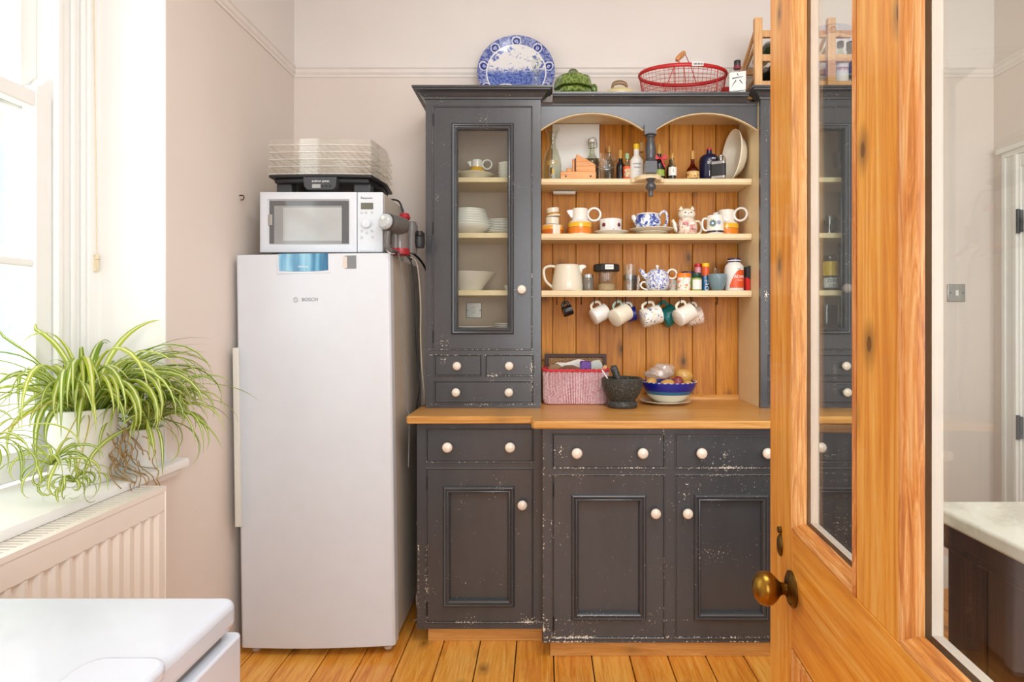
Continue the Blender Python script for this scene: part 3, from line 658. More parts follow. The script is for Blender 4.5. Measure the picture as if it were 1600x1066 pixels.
# ================================================================== HAND-HELD VACUUM lying on the fridge
vx, vz = X(602, 2.345), Z(346, 2.345)
vc = thing('handheld_vacuum', 'grey and red handheld vacuum cleaner on top of the fridge', 'vacuum cleaner', (X(612, 2.45), 2.45, FH))
ax = Vector((.45, 1, -.06)).normalized()
def along(m, p, d):
    q = Vector((0, 0, 1)).rotation_difference(Vector(d)).to_matrix().to_4x4(); return m.xf(Matrix.Translation(p) @ q)
o_ = Vector((vx, 2.347, vz))
obj('motor_body', along(MB().lathe([(.029, 0), (.034, .012), (.035, .03), (.034, .09), (.030, .11), (.02, .12)], 28), o_, ax), plain('vac_grey', (104, 100, 98), .35), vc, world=True, smooth=40)
obj('end_cap', along(MB().lathe([(0, -.014), (.022, -.013), (.029, -.006), (.031, .002), (.031, .006)], 28), o_, ax), plain('vac_cap', (196, 200, 202), .2, coat=.5), vc, world=True, smooth=40)
obj('cap_disc', along(MB().lathe([(0, -.016), (.008, -.016), (.008, -.012)], 18), o_ + Vector((-.0, 0, .012)), ax), 'white_ceramic', vc, world=True)
obj('cap_ring', along(MB().lathe([(.031, .003), (.0335, .006), (.034, .012), (.031, .014)], 28), o_, ax), 'dark_grey', vc, world=True)
obj('handle', MB().tube(smooth_path([o_ + Vector((.006, .02, -.03)), o_ + Vector((.004, .01, -.06)), o_ + Vector((.006, .012, -.10)), o_ + Vector((.02, .03, -.118))], 6), .0125, 12), 'vac_grey', vc, world=True)
obj('battery', MB().box(vx - .012, vx + .038, 2.36, 2.43, FH + .011, FH + .021), 'dark_grey', vc, world=True, bevel=.005)
bx = Vector((X(624, 2.45), 2.46, vz - .042))
obj('dust_bin', MB().lathe([(.03, -.075), (.036, -.07), (.037, .05), (.03, .07), (.015, .078)], 26, bx), plain('bin_smoke', (116, 108, 104), .2, coat=.5), vc, world=True, smooth=40)
obj('red_collar', MB().lathe([(.03, -.078), (.04, -.074), (.039, -.058), (.036, -.05)], 26, bx), plain('vac_red', (160, 24, 40), .3), vc, world=True, smooth=40)
obj('red_catch', MB().lathe([(.02, .072), (.024, .08), (.018, .096), (.008, .1)], 20, bx + Vector((.012, .03, -.0))), 'vac_red', vc, world=True, smooth=40)
obj('cyclone', MB().lathe([(.024, -.06), (.028, -.03), (.028, .05), (.02, .07)], 20, bx + Vector((.036, .04, -.005))), 'vac_grey', vc, world=True, smooth=40)
obj('nozzle', MB().lathe([(.02, 0), (.024, .02), (.022, .06), (.014, .065)], 18, (bx.x + .07, 2.5, FH + .045)).lathe([(.008, .03), (.014, .032), (.014, .05)], 14, (bx.x + .075, 2.48, FH + .06)), 'black_plastic', vc, world=True)
obj('wrist_strap', MB().tube(smooth_path([(vx + .012, 2.39, FH + .04), (vx + .006, 2.345, FH + .02), (vx + .02, 2.338, FH + .004), (vx + .034, 2.352, FH + .004)], 6), .003, 6), 'silver', vc, world=True)

# ================================================================== CORDS beside the fridge
def cord_thing(name, label, pts, r, mat):
    t = tag(obj(name, MB().tube(smooth_path(pts, 8), r, 6), mat, None, world=True, loc=pts[-1]), label, 'cord'); return t
cord_thing('power_cord', 'thin grey cord hanging down the side of the fridge', [(-.575, 2.40, FH + .012), (-.568, 2.42, 1.50), (-.562, 2.44, 1.38), (-.57, 2.44, 1.22), (-.556, 2.44, 1.08), (-.558, 2.46, .95), (-.548, 2.47, .90), (-.552, 2.475, .7)], .0022, 'mid_grey')
cord_thing('power_cord', 'black cord hanging straight beside the dresser and fridge', [(-.595, 2.62, 1.58), (-.57, 2.62, 1.54), (-.555, 2.62, 1.42), (-.552, 2.62, 1.25), (-.55, 2.64, 1.12), (-.54, 2.64, 1.02), (-.556, 2.66, .9), (-.554, 2.7, .7)], .0034, 'black_plastic')
cord_thing('power_cord', 'pale cream cord hanging between the dresser and fridge', [(-.585, 2.66, 1.575), (-.555, 2.66, 1.54), (-.54, 2.66, 1.38), (-.54, 2.66, 1.24), (-.535, 2.66, 1.1), (-.528, 2.68, .98), (-.53, 2.7, .93)], .0032, plain('cord_cream', (206, 194, 170), .6))
cord_thing('power_cord', 'thick black cable looping from the vacuum to the wall', [(-.60, 2.6, 1.60), (-.565, 2.66, 1.585), (-.54, 2.75, 1.54), (-.53, 2.85, 1.46), (-.53, 2.92, 1.4)], .005, 'black_plastic')
cord_thing('power_cord', 'black dehydrator cable dropping behind the microwave', [(-.672, 2.66, mz1 + .022), (-.640, 2.69, mz1 + .016), (-.624, 2.71, 1.76), (-.62, 2.73, 1.68), (-.622, 2.76, 1.62), (-.61, 2.8, 1.575)], .004, 'black_plastic')
cord_thing('power_cord', 'white cable trailing low behind the fridge', [(-.565, 2.7, .40), (-.535, 2.66, .33), (-.548, 2.64, .26), (-.53, 2.62, .2), (-.55, 2.62, .1), (-.535, 2.6, .03), (-.56, 2.62, .006)], .0028, plain('cable_white', (214, 208, 196), .6))
# ================================================================== DRESSER
YP = 2.919                                        # face of the boarded back
YU, YA, YSH = 2.62, 2.66, 2.722                   # upper cupboard fronts, arch board, shelf fronts
YLF, YLW, YLT = 2.433, 2.396, 2.461               # left/right base: face, worktop edge, plinth
YCF, YCW, YCT = 2.323, 2.285, 2.351               # centre base
ZW0, ZW1 = .889, .920                             # worktop
UX = [-.510, -.0138, .9334, 1.4296]               # upper cupboard edges
MIRX = (UX[1] + UX[2])                            # mirror: x -> MIRX - x
BEAD = [(-.005, 0), (-.005, .002), (-.002, .0035), (.001, .002), (.001, -.006)]
KNOB = [(.010, 0), (.0085, .004), (.008, .012), (.012, .014), (.018, .019), (.0195, .025), (.018, .031), (.012, .035), (0, .0365)]
def knob(parent, x, y, z, r=.0195):
    s = r / .0195
    return obj('knob', MB().lathe([(a * s, b * s) for a, b in KNOB], 22, (x, y, z), '-Y'), 'knob_ceramic', parent, world=True, smooth=50)
def drawer(parent, x0, x1, z0, z1, y, knobs, r=.0205):
    g = .0022
    d = obj('drawer', MB().box(x0 + g, x1 - g, y, y + .02, z0 + g, z1 - g), 'dresser_paint', parent, world=True, bevel=.0015, smooth=None)
    for (kx, kz) in knobs: knob(d, kx, y, kz, r)
    return d
MOULD = [(0, 0), (0, .006), (.003, .011), (.007, .0135), (.011, .0125), (.014, .007), (.0155, .0065), (.0175, .011), (.021, .0125), (.0245, .010), (.027, .002), (.029, -.012)]
def panel_door(parent, x0, x1, z0, z1, y, po, knob_at, hinge_x=None, glass=False):
    g = .0022; pw = .029
    ix0, ix1, iz0, iz1 = po[0] + pw, po[1] - pw, po[2] + pw, po[3] - pw
    d = obj('door', MB().holes(x0 + g, x1 - g, z0 + g, z1 - g, y, y + .02, [(ix0 - .002, ix1 + .002, iz0 - .002, iz1 + .002)]), 'dresser_paint', parent, world=True, smooth=None, bevel=0)
    obj('door_moulding', MB().frame(po[0], po[1], po[2], po[3], y, MOULD), 'dresser_paint', d, world=True, smooth=40)
    if glass: obj('glass_pane', MB().box(ix0 - .006, ix1 + .006, y + .008, y + .011, iz0 - .006, iz1 + .006), 'pane_glass', d, world=True, smooth=None)
    else: obj('door_panel', MB().box(ix0 - .004, ix1 + .004, y + .011, y + .018, iz0 - .004, iz1 + .004), 'dresser_paint', d, world=True, smooth=None)
    knob(d, knob_at[0], y, knob_at[1])
    if hinge_x is not None:
        hz = [z0 + .055, z1 - .055] + ([(z0 + z1) / 2] if glass else [])
        for q in hz: obj('hinge', MB().lathe([(.0035, -.026), (.0035, .026)], 8, (hinge_x, y - .001, q)), 'hinge_metal', d, world=True)
    return d

def base_unit(label, x0, x1, yf, yt, opens, z0, toe, sides=(1, 1)):
    t = thing('base_cabinet', label, 'cabinet', ((x0 + x1) / 2, yf + .2, 0))
    ff = MB().holes(x0, x1, z0, ZW0, yf, yf + .022, opens)
    for o in opens: ff.frame(*o, yf, BEAD)
    obj('face_frame', ff, 'dresser_paint', t, world=True, smooth=None)
    obj('body', MB().box(x0 + .001, x1 - .001, yf + .0205, YB - .045, z0, ZW0 - .001), 'dresser_paint', t, world=True, smooth=None)
    obj('plinth', MB().box(toe[0], toe[1], yt, yt + .018, 0.001, z0), 'toe_pine', t, world=True, smooth=None)
    obj('plinth', MB().box(toe[0] + .0, toe[0] + .018, yt + .018, YB - .06, 0.001, z0), 'toe_pine', t, world=True, smooth=None)
    obj('plinth', MB().box(toe[1] - .018, toe[1], yt + .018, YB - .06, 0.001, z0), 'toe_pine', t, world=True, smooth=None)
    return t
def lx(px): return X(px, YLF)
def lz(py): return Z(py, YLF)
def cx_(px): return X(px, YCF)
def cz_(py): return Z(py, YCF)
# left base
LB0, LB1 = lx(651.5), -.004
o1 = (lx(667), lx(832), lz(721.5), lz(671)); o2 = (lx(667), lx(831.5), lz(972), lz(733))
bl = base_unit('charcoal painted base cabinet beside the fridge, one drawer over one panelled door', LB0, LB1, YLF, YLT, [o1, o2], lz(983), (lx(667), LB1 - .004))
drawer(bl, *o1, YLF, [(lx(700.5), lz(697.5)), (lx(797.5), lz(697.5))])
panel_door(bl, *o2, YLF, (lx(692.5), lx(804), lz(948), lz(759.5)), (lx(816.5), lz(787)), o2[0] + .0)
# centre base (breaks forward)
CB0, CB1 = cx_(848), cx_(1246)
c1 = (cx_(864), cx_(1037.5), cz_(731), cz_(679)); c2 = (cx_(1056), cx_(1229.5), cz_(731), cz_(679))
c3 = (cx_(864.5), cx_(1037), cz_(996.5), cz_(743)); c4 = (cx_(1056.5), cx_(1229), cz_(996.5), cz_(743))
bc = base_unit('wide charcoal base cabinet that breaks forward under the open shelves, two doors', CB0, CB1, YCF, YCT, [c1, c2, c3, c4], cz_(1004.5), (cx_(860), cx_(1234)))
drawer(bc, *c1, YCF, [(cx_(901), cz_(706.5)), (cx_(1003), cz_(706.5))])
drawer(bc, *c2, YCF, [(cx_(1094), cz_(706.5)), (cx_(1196), cz_(706.5))])
panel_door(bc, *c3, YCF, (cx_(892.5), cx_(1009.5), cz_(969), cz_(772)), (cx_(1023), cz_(800)), c3[0])
panel_door(bc, *c4, YCF, (cx_(1084), cx_(1201), cz_(969), cz_(772)), (cx_(1072.5), cz_(800)), c4[1])
# right base, the mirror image of the left one
mir = CB0 + CB1
def mo(o): return (mir - o[1], mir - o[0], o[2], o[3])
br_ = base_unit('charcoal painted base cabinet seen through the pine door glass, one drawer over one door', CB1 + .001, mir - LB0, YLF, YLT, [mo(o1), mo(o2)], lz(983), (CB1 + .006, mir - lx(667)))
drawer(br_, *mo(o1), YLF, [(mir - lx(700.5), lz(697.5)), (mir - lx(797.5), lz(697.5))])
panel_door(br_, *mo(o2), YLF, mo((lx(692.5), lx(804), lz(948), lz(759.5))), (mir - lx(816.5), lz(787)), mo(o2)[1])

# worktop in one piece with a stepped front
r = .022; wx0, wx1 = X(634, YLW), mir - X(634, YLW); sx0, sx1 = X(830, YCW), mir - X(830, YCW)
pts = [(wx0, YP + .02), (wx0, YLW + .01), (wx0 + .003, YLW + .003), (wx0 + .01, YLW), (sx0, YLW)]
pts += [(sx0, YCW + r)] + [(sx0 + r - r * math.cos(R(a)), YCW + r - r * math.sin(R(a))) for a in (30, 60, 90)]
pts += [(mir - p[0], p[1]) for p in reversed(pts)]
wt = tag(obj('worktop', MB().prism(pts, ZW0, ZW1, 'XY'), 'worktop_pine', None, world=True, loc=((wx0 + wx1) / 2, 2.6, ZW0), bevel=.006, seg=3, smooth=30), 'honey pine worktop running along the base cabinets with a stepped front', 'worktop')

# ------------------------------------------------------------------ upper glazed cupboards
SHZ = [(1.912, 1.934), (1.664, 1.687), (1.408, 1.432)]            # shelf bottoms and tops
CORN = [(0, 2.250), (.005, 2.250), (.008, 2.258), (.016, 2.262), (.022, 2.270), (.032, 2.277), (.042, 2.279), (.044, 2.284), (.05, 2.286), (.05, 2.294), (0, 2.294)]
def ux(px): return X(px, YU)
def uz(py): return Z(py, YU)
ZU0 = ZW1 + .0005
dO = (ux(677), ux(830.5), uz(546), uz(167.5)); s1 = (ux(679.5), ux(751.5), uz(587), uz(555.5)); s2 = (ux(759.5), ux(832.5), uz(587), uz(555.5)); s3 = (ux(679.5), ux(832), uz(629.5), uz(596.5))
glz = (ux(705.5), ux(803), uz(522.5), uz(193))
ZF = uz(526)                                                     # cupboard floor
plain('cupboard_lining', (206, 184, 164), .6, var=.02)
def wall_unit(label, m, x0, x1):
    f = (lambda o: o) if not m else (lambda o: (MIRX - o[1], MIRX - o[0], o[2], o[3])); q = (lambda x: x) if not m else (lambda x: MIRX - x)
    t = thing('glazed_cupboard', label, 'cupboard', ((x0 + x1) / 2, YU + .15, ZU0))
    ops = [f(o) for o in (dO, s1, s2, s3)]
    ff = MB().holes(x0, x1, ZU0, 2.252, YU, YU + .022, ops)
    for o in ops: ff.frame(*o, YU, BEAD)
    obj('face_frame', ff, 'dresser_paint', t, world=True, smooth=None)
    outer, inner = (x0, x1) if not m else (x1, x0); s = 1 if not m else -1
    obj('side_panel', MB().box(outer, outer + s * .018, YU + .022, YB - .003, ZU0, 2.252), 'dresser_paint', t, world=True, smooth=None)
    obj('side_panel', MB().box(inner - s * .0005, inner - s * .018, YU + .022, YB - .003, ZU0, 2.252), 'cream_paint', t, world=True, smooth=None)
    obj('back_panel', MB().box(x0 + .018, x1 - .018, YP, YB - .004, ZU0, 2.252), 'cupboard_lining', t, world=True, smooth=None)
    obj('top_panel', MB().box(x0 + .018, x1 - .018, YU + .022, YP, 2.24, 2.284), 'cupboard_lining', t, world=True, smooth=None)
    obj('floor_panel', MB().box(x0 + .018, x1 - .018, YU + .022, YP, ZF - .018, ZF), 'cream_paint', t, world=True, smooth=None)
    obj('drawer_box', MB().box(x0 + .018, x1 - .018, YU + .0225, YP, ZU0, ZF - .02), 'dresser_paint', t, world=True, smooth=None)
    for (a, b) in SHZ: obj('shelf', MB().box(x0 + .0185, x1 - .0185, 2.70, YP - .0005, a, b), 'cream_paint', t, world=True, bevel=.003, smooth=None)
    ph = [(x0, YB - .004), (x0, YU), (x1, YU), (x1, YA - .0012)]
    if m: ph = [(x0, YA - .0012), (x0, YU), (x1, YU), (x1, YB - .004)]
    obj('cornice', MB().sweep(ph, CORN, 1).box(x0, x1, YU, YP, 2.284, 2.293), 'dresser_paint', t, world=True, smooth=35)
    drawer(t, *f(s1), YU, [(q(ux(715)), uz(571.5))], .0185); drawer(t, *f(s2), YU, [(q(ux(796)), uz(571.5))], .0185)
    drawer(t, *f(s3), YU, [(q(ux(713.5)), uz(612.5)), (q(ux(795.5)), uz(612.5))], .0185)
    panel_door(t, *f(dO), YU, f(glz), (q(ux(815.5)), uz(453)), q(dO[0]), True)
    return t
ul = wall_unit('charcoal glazed cupboard beside the fridge with crockery behind one glass door', False, UX[0], UX[1])
ur = wall_unit('charcoal glazed cupboard seen through the pine door, holding glassware', True, UX[2], UX[3])

# ------------------------------------------------------------------ open rack between the cupboards
A, B_ = UX[1] + .001, UX[2] - .001
rk = thing('plate_rack', 'open pine boarded shelf rack with twin arches and a row of cup hooks', 'shelf', ((A + B_) / 2, YA + .1, ZW1))
x = .0415 - .112; first = None
while x < B_:
    a, b = max(x, A), min(x + .112, B_)
    if b - a > .01: obj('board', MB().box(a + .0012, b - .0012, YP, YP + .014, ZW1, 2.25), 'panel_pine', rk, world=True, bevel=.0025, seg=1, smooth=None)
    x += .112
obj('backing', MB().box(A, B_, YP + .0145, YB - .004, ZW1, 2.25), 'brown_wood', rk, world=True, smooth=None)
obj('skirting_strip', MB().sweep([(B_, YP), (A, YP)], [(0, ZW1), (.016, ZW1), (.016, ZW1 + .012), (.008, ZW1 + .02), (0, ZW1 + .022)], -1), 'toe_pine', rk, world=True)
obj('top_board', MB().box(A, B_, YA + .012, YP - .0005, 2.237, 2.252), 'cream_paint', rk, world=True, smooth=None)
pcx = X(1015, YA)
for i, (a, b) in enumerate(SHZ):
    if i == 0:
        po = [(A, YP - .0005), (A, YSH), (pcx - .075, YSH), (pcx - .072, YSH - .012)] + [(pcx - .05 * math.cos(R(t)) * 1.15, YSH - .022 - .07 * math.sin(R(t))) for t in range(0, 181, 15)] + [(pcx + .072, YSH - .012), (pcx + .075, YSH), (B_, YSH), (B_, YP - .0005)]
        obj('shelf', MB().prism(po, a, b, 'XY'), 'cream_paint', rk, world=True, bevel=.004, smooth=30)
    else: obj('shelf', MB().box(A, B_, YSH, YP - .0005, a, b), 'cream_paint', rk, world=True, bevel=.004, smooth=None)
    obj('shelf_lip', MB().box(A + .001, B_ - .001, YSH + .005, YSH + .012, a - .004, a), 'cream_paint', rk, world=True, smooth=None)
LIPP = [(0, 2.236), (.005, 2.236), (.008, 2.244), (.013, 2.2492), (0, 2.2492)]
# arch board: charcoal face with cream edges
zt_, za = 2.135, 2.207
def archpts():
    L = []
    for (a, b) in ((A, X(1005, YA)), (X(1025, YA), B_)):
        L += [(a + (b - a) * i / 28, zt_ + (za - zt_) * (1 - abs(2 * i / 28 - 1) ** 2.2)) for i in range(29)]
    return L
ap = archpts()
obj('arch_board', MB().prism([(A, 2.2519)] + ap + [(B_, 2.2519)], YA, YA + .0035), 'dresser_paint', rk, world=True, smooth=None)
obj('arch_edge', MB().prism([(A, 2.2519)] + [(p[0], p[1] - .004) for p in ap] + [(B_, 2.2519)], YA + .0037, YA + .02), 'cream_paint', rk, world=True, smooth=30)
obj('cornice', MB().sweep([(A + .0505, YA), (B_ - .0505, YA)], [(q, z - .014) for q, z in CORN], 1).sweep([(A, YA), (A + .0505, YA)], LIPP, 1).sweep([(B_ - .0505, YA), (B_, YA)], LIPP, 1).box(A + .0505, B_ - .0505, YA, YP, 2.262, 2.279), 'dresser_paint', rk, world=True, smooth=35)
# turned post and finial
py_ = YA + .0
pm_ = MB().box(pcx - .026, pcx + .026, py_ - .026, py_ + .0, Z(213, YA), 2.15).box(pcx - .024, pcx + .024, py_ - .048, py_ - .0, SHZ[0][1], Z(256, YA))
zt2, zb2 = Z(213, YA), Z(256, YA)
pr = [(.024, zb2), (.02, zb2 + .006), (.023, zb2 + .012), (.02, zb2 + .018), (.023, zb2 + .04), (.0235, zb2 + .055), (.019, zb2 + .08), (.015, zb2 + .098), (.014, zb2 + .104), (.019, zb2 + .108), (.020, zb2 + .112), (.017, zb2 + .116), (.022, zt2 - .003), (.024, zt2)]
pm_.lathe(pr, 24, (pcx, py_ - .024, 0))
post = obj('turned_post', pm_, 'dresser_paint', rk, world=True, smooth=40)
fz0 = SHZ[0][0] - .002
obj('finial', MB().lathe([(0, fz0 - .077), (.008, fz0 - .077), (.011, fz0 - .07), (.009, fz0 - .058), (.012, fz0 - .05), (.022, fz0 - .04), (.023, fz0 - .03), (.016, fz0 - .018), (.012, fz0 - .015), (.018, fz0 - .006), (.022, fz0)], 24, (pcx, py_ - .03, 0)), 'dresser_paint', post, world=True, smooth=50)
# cup hooks under the lowest shelf
HOOKS = [870, 882, 908, 928.5, 963, 977, 1011, 1032.5, 1062, 1079, 1119.5]
HD = 2.775; hz = SHZ[2][0]; BACKROW = (977, 1032.5, 1079)
hook_m = MB().tube(smooth_path([(0, 0, .002), (0, -.002, -.005), (0, -.011, -.012), (0, -.0135, -.024), (0, -.009, -.0345), (0, 0, -.038), (0, .0095, -.034), (0, .0125, -.026)], 5), .0021, 6).lathe([(.006, -.003), (.006, 0)], 10)
h0 = None
for q in HOOKS:
    if h0 is None: h0 = h = obj('cup_hook', hook_m, 'black_iron', rk)
    else: h = h0.copy(); COL.objects.link(h); h.parent = rk
    hd_ = 2.855 if q in BACKROW else (2.745 if q in (963, 1062) else (2.785 if q == 928.5 else HD))
    h.location = Vector((X(q, hd_), hd_, hz)) - OFF[rk.name]
# pale cable tucked down the inner side of the left cupboard, small strip light under the top shelf
tag(obj('strip_light', MB().box(X(864, 2.88), X(899, 2.88), 2.86, 2.90, SHZ[0][0] - .018, SHZ[0][0] - .0045), 'trim_white', None, world=True, loc=(X(880, 2.88), 2.88, SHZ[0][0] - .018), bevel=.003), 'small white strip light fixed under the top shelf', 'light')
tag(obj('power_cord', MB().tube(smooth_path([(A + .006, 2.80, 1.16), (A + .012, 2.80, 1.12), (A + .004, 2.87, 1.10), (A + .005, 2.885, 1.0), (A + .006, 2.895, .926)], 6), .003, 6), plain('cord_tan', (176, 138, 84), .7), None, world=True, loc=(A + .006, 2.895, .924)), 'tan cord hanging behind the pink basket', 'cord')
# switch plate inside the left cupboard
switch_plate('switch_plate', 'square metal switch plate behind the crockery in the glazed cupboard', (X(740.5, YP), YP, Z(485, YP)), .075)
# ================================================================== CROCKERY AND BOTTLES: builders
def vessel(outer, t=.004, mb=None, seg=28, **k):
    z0 = outer[0][1]; p = [(0, z0)] + list(outer) + [(outer[-1][0] - t * .5, outer[-1][1] + t * .35), (outer[-1][0] - t, outer[-1][1])] + [(max(r - t, .0005), z) for r, z in reversed(outer[1:-1]) if z > z0 + t] + [(0, z0 + t)]
    return (mb or MB()).lathe(p, seg, **k)
def solid(prof, seg=24, mb=None, **k):
    return (mb or MB()).lathe([(0, prof[0][1])] + list(prof) + [(0, prof[-1][1])], seg, **k)
def spot(px, D, z): return (X(px, D), D, z)
def ring_pts(cx, cz, r, n=22, a0=0, a1=360, y=0.0, rz=None):
    return [(cx + r * math.cos(R(a0 + (a1 - a0) * i / n)), y, cz + (rz or r) * math.sin(R(a0 + (a1 - a0) * i / n))) for i in range(n + 1)]
def disc_on_cyl(r0, ang, zc, rad, n=18, star=0, th=.0006):
    m = MB(); vs_ = [(r0 * math.sin(ang), -r0 * math.cos(ang), zc)]
    for i in range(n):
        a = 2 * math.pi * i / n; q = rad * (1 if not star else (1 if i % 2 else .62)); aa = ang + q * math.cos(a) / r0
        vs_.append((r0 * math.sin(aa), -r0 * math.cos(aa), zc + q * math.sin(a)))
    return m.add(vs_, [(0, 1 + i, 1 + (i + 1) % n) for i in range(n)])
ORD = ['first', 'second', 'third', 'fourth', 'fifth', 'sixth', 'seventh', 'eighth']
T1, T2, T3 = SHZ[0][1] + .0006, SHZ[1][1] + .0006, SHZ[2][1] + .0006
def bottle(name, label, px, D, z, prof, glass, cap=None, lab=None, cat='bottle', liquid=None, text=None, group=None):
    """cap=(prof, mat); lab=(r, z0, z1, halfangle, mat); text=[(string,size,z,mat,r)]"""
    t = thing(name, label, cat, spot(px, D, z), group=group)
    obj('body', vessel(prof, .0022) if liquid or glass in ('clear_glass', 'bottle_glass', 'amber_glass') else solid(prof), glass, t, smooth=50)
    if liquid: obj('liquid', solid([(max(r - .003, .001), max(zz, .004)) for r, zz in liquid[0]]), liquid[1], t, smooth=50)
    if cap: obj('cap', solid(cap[0]), cap[1], t, smooth=40)
    for L in (lab or []): obj('paper_label', MB().patch(L[0] + .0006, L[1], L[2], -L[3], L[3]), L[4], t, smooth=40)
    for (s, sz, zz, m, r) in (text or []): obj('lettering', text_mb(s, sz, r=r + .0014, z=zz), m, t, smooth=None)
    return t
def jug_handle(parent, pts, r, mat, flat=1.0, n=6): return obj('handle', MB().tube(smooth_path(pts, n), r, 10, flat=flat), mat, parent, smooth=60)

for nm, c in {'lab_white': (236, 234, 228), 'lab_orange': (226, 92, 40), 'lab_cream': (226, 206, 150), 'cap_gold': (190, 142, 70), 'cap_yellow': (236, 196, 20), 'cap_green': (150, 190, 140), 'cap_red': (190, 30, 44), 'bottle_black': (24, 20, 22),
              'navy_stone': (24, 28, 60), 'lab_red': (200, 60, 44), 'cap_orange': (244, 128, 24), 'cap_navy': (44, 38, 84), 'lab_pink': (214, 140, 150), 'tube_blue': (36, 110, 160), 'cap_darkgreen': (24, 70, 56), 'bluegrey': (118, 142, 152),
              'teal': (22, 124, 124), 'mug_black': (26, 24, 26), 'mug_blue': (24, 44, 140), 'lab_green': (150, 170, 70), 'packet_red': (206, 30, 30), 'purple': (90, 40, 140), 'potato': (206, 160, 84), 'red_potato': (138, 56, 58), 'bow_red': (200, 24, 40)}.items():
    plain(nm, c, .4 if nm.startswith('lab') else .25, var=.03)
blotch('blue_white', (236, 238, 240), [(128, 150, 210), (52, 76, 160)], 46, .53, soft=.015)
blotch('blue_sprig', (238, 238, 236), [(120, 140, 206), (70, 92, 176)], 120, .56, soft=.02)
blotch('floral_mix', (240, 236, 226), [(90, 100, 170), (226, 196, 140), (60, 90, 130)], 90, .62, soft=.015)
blotch('sparse_flower', (240, 234, 222), [(190, 150, 110), (140, 120, 120)], 50, .69, soft=.015)
blotch('dark_flower', (238, 236, 232), [(120, 40, 60), (150, 160, 190)], 55, .68, soft=.01)
blotch('speckle', (236, 224, 210), [(40, 36, 40), (204, 120, 84)], 150, .6, soft=.02)
blotch('pink_cat', (236, 220, 200), [(216, 142, 146), (150, 100, 80)], 26, .58, soft=.03)
blotch('granite', (48, 48, 45), [(20, 21, 21), (104, 104, 96)], 170, .60, .7, .05)
blotch('orange_label', (238, 236, 230), [(240, 130, 40), (170, 190, 80)], 60, .6)
blotch('art_label', (230, 200, 150), [(60, 120, 130), (200, 60, 40)], 110, .55)
blotch('gold_label', (216, 176, 100), [(240, 224, 180), (170, 60, 30)], 110, .58)

# ================================================================== TOP SHELF
# flared glass carafe
cf = thing('glass_carafe', 'flared glass carafe with yellow lettering on the top shelf', 'carafe', spot(863, 2.80, T1))
cp = [(.040, 0), (.043, .008), (.043, .075), (.040, .105), (.030, .135), (.020, .158), (.017, .178), (.0185, .2), (.026, .225), (.036, .245)]
obj('body', vessel(cp, .003), 'bottle_glass', cf, smooth=60)
obj('neck_ring', MB().tube([(p[0], p[2], p[1]) for p in [(.0215 * math.cos(R(a)), .205, .0215 * math.sin(R(a))) for a in range(0, 360, 15)]], .0022, 6, True), 'bottle_glass', cf)
obj('lettering', text_mb('SUZE', .026, r=.0432, z=.078, squash=.85), 'ink_yellow', cf, smooth=None)
obj('motif', MB().patch(.0436, .028, .052, -.12, .16, 4), 'ink_yellow', cf); obj('motif', MB().patch(.0445, .03, .055, -.2, -.06, 4), 'ink_black', cf)
# white card and little board at the back
tag(obj('white_card', MB().box(-.112, .112, -.003, .003, 0, .30), 'lab_white', None, loc=(X(900, 2.9), 2.906, T1)), 'large plain white card standing against the boards', 'card').rotation_euler = (R(0), 0, 0)
tag(obj('chopping_board', MB().box(-.058, .058, -.006, .006, 0, .135), 'brown_wood', None, loc=(X(917, 2.885), 2.896, T1), bevel=.003), 'small dark brown wooden board leaning behind the glassware', 'board')
# swing-top bottle
sb = thing('swing_top_bottle', 'clear swing-top bottle with wire clasp behind the wooden block', 'bottle', spot(925, 2.862, T1))
obj('body', vessel([(.030, 0), (.032, .006), (.032, .09), (.036, .105), (.030, .118), (.019, .138), (.0125, .158), (.0125, .185), (.015, .19), (.015, .2)], .0025), 'bottle_glass', sb, smooth=60)
obj('stopper', solid([(.011, .2), (.014, .206), (.014, .214), (.008, .22)]), 'white_ceramic', sb)
obj('wire_clasp', MB().tube(smooth_path([(-.016, -.014, .168), (-.018, -.016, .19), (-.013, -.012, .216), (.012, -.012, .22), (.019, -.016, .2), (.022, -.018, .178), (.012, -.016, .17), (-.016, -.014, .168)], 5), .0016, 6), 'steel', sb)
# wooden slicer block
wb = thing('wooden_slicer', 'small pale wooden slicer block with a sloping guide', 'slicer', spot(903, 2.765, T1))
obj('base', MB().box(-.08, .08, -.03, .03, 0, .034), 'toy_wood', wb, bevel=.003)
obj('guide', MB().prism([(-.010, .034), (.078, .034), (.078, .066), (.035, .092), (-.006, .112), (-.010, .108)], -.026, -.004), 'toy_wood', wb, bevel=.002)
obj('fence', MB().box(-.026, -.016, -.012, .02, .034, .095), 'toy_wood', wb, bevel=.002); obj('stop_block', MB().box(-.052, -.028, -.006, .022, .034, .055), 'toy_wood', wb, bevel=.002)
for s in (-.056, .056): obj('screw_hole', MB().lathe([(.004, 0), (.004, .0008), (0, .001)], 10, (s, -.0303, .012), '-Y'), 'ink_black', wb)
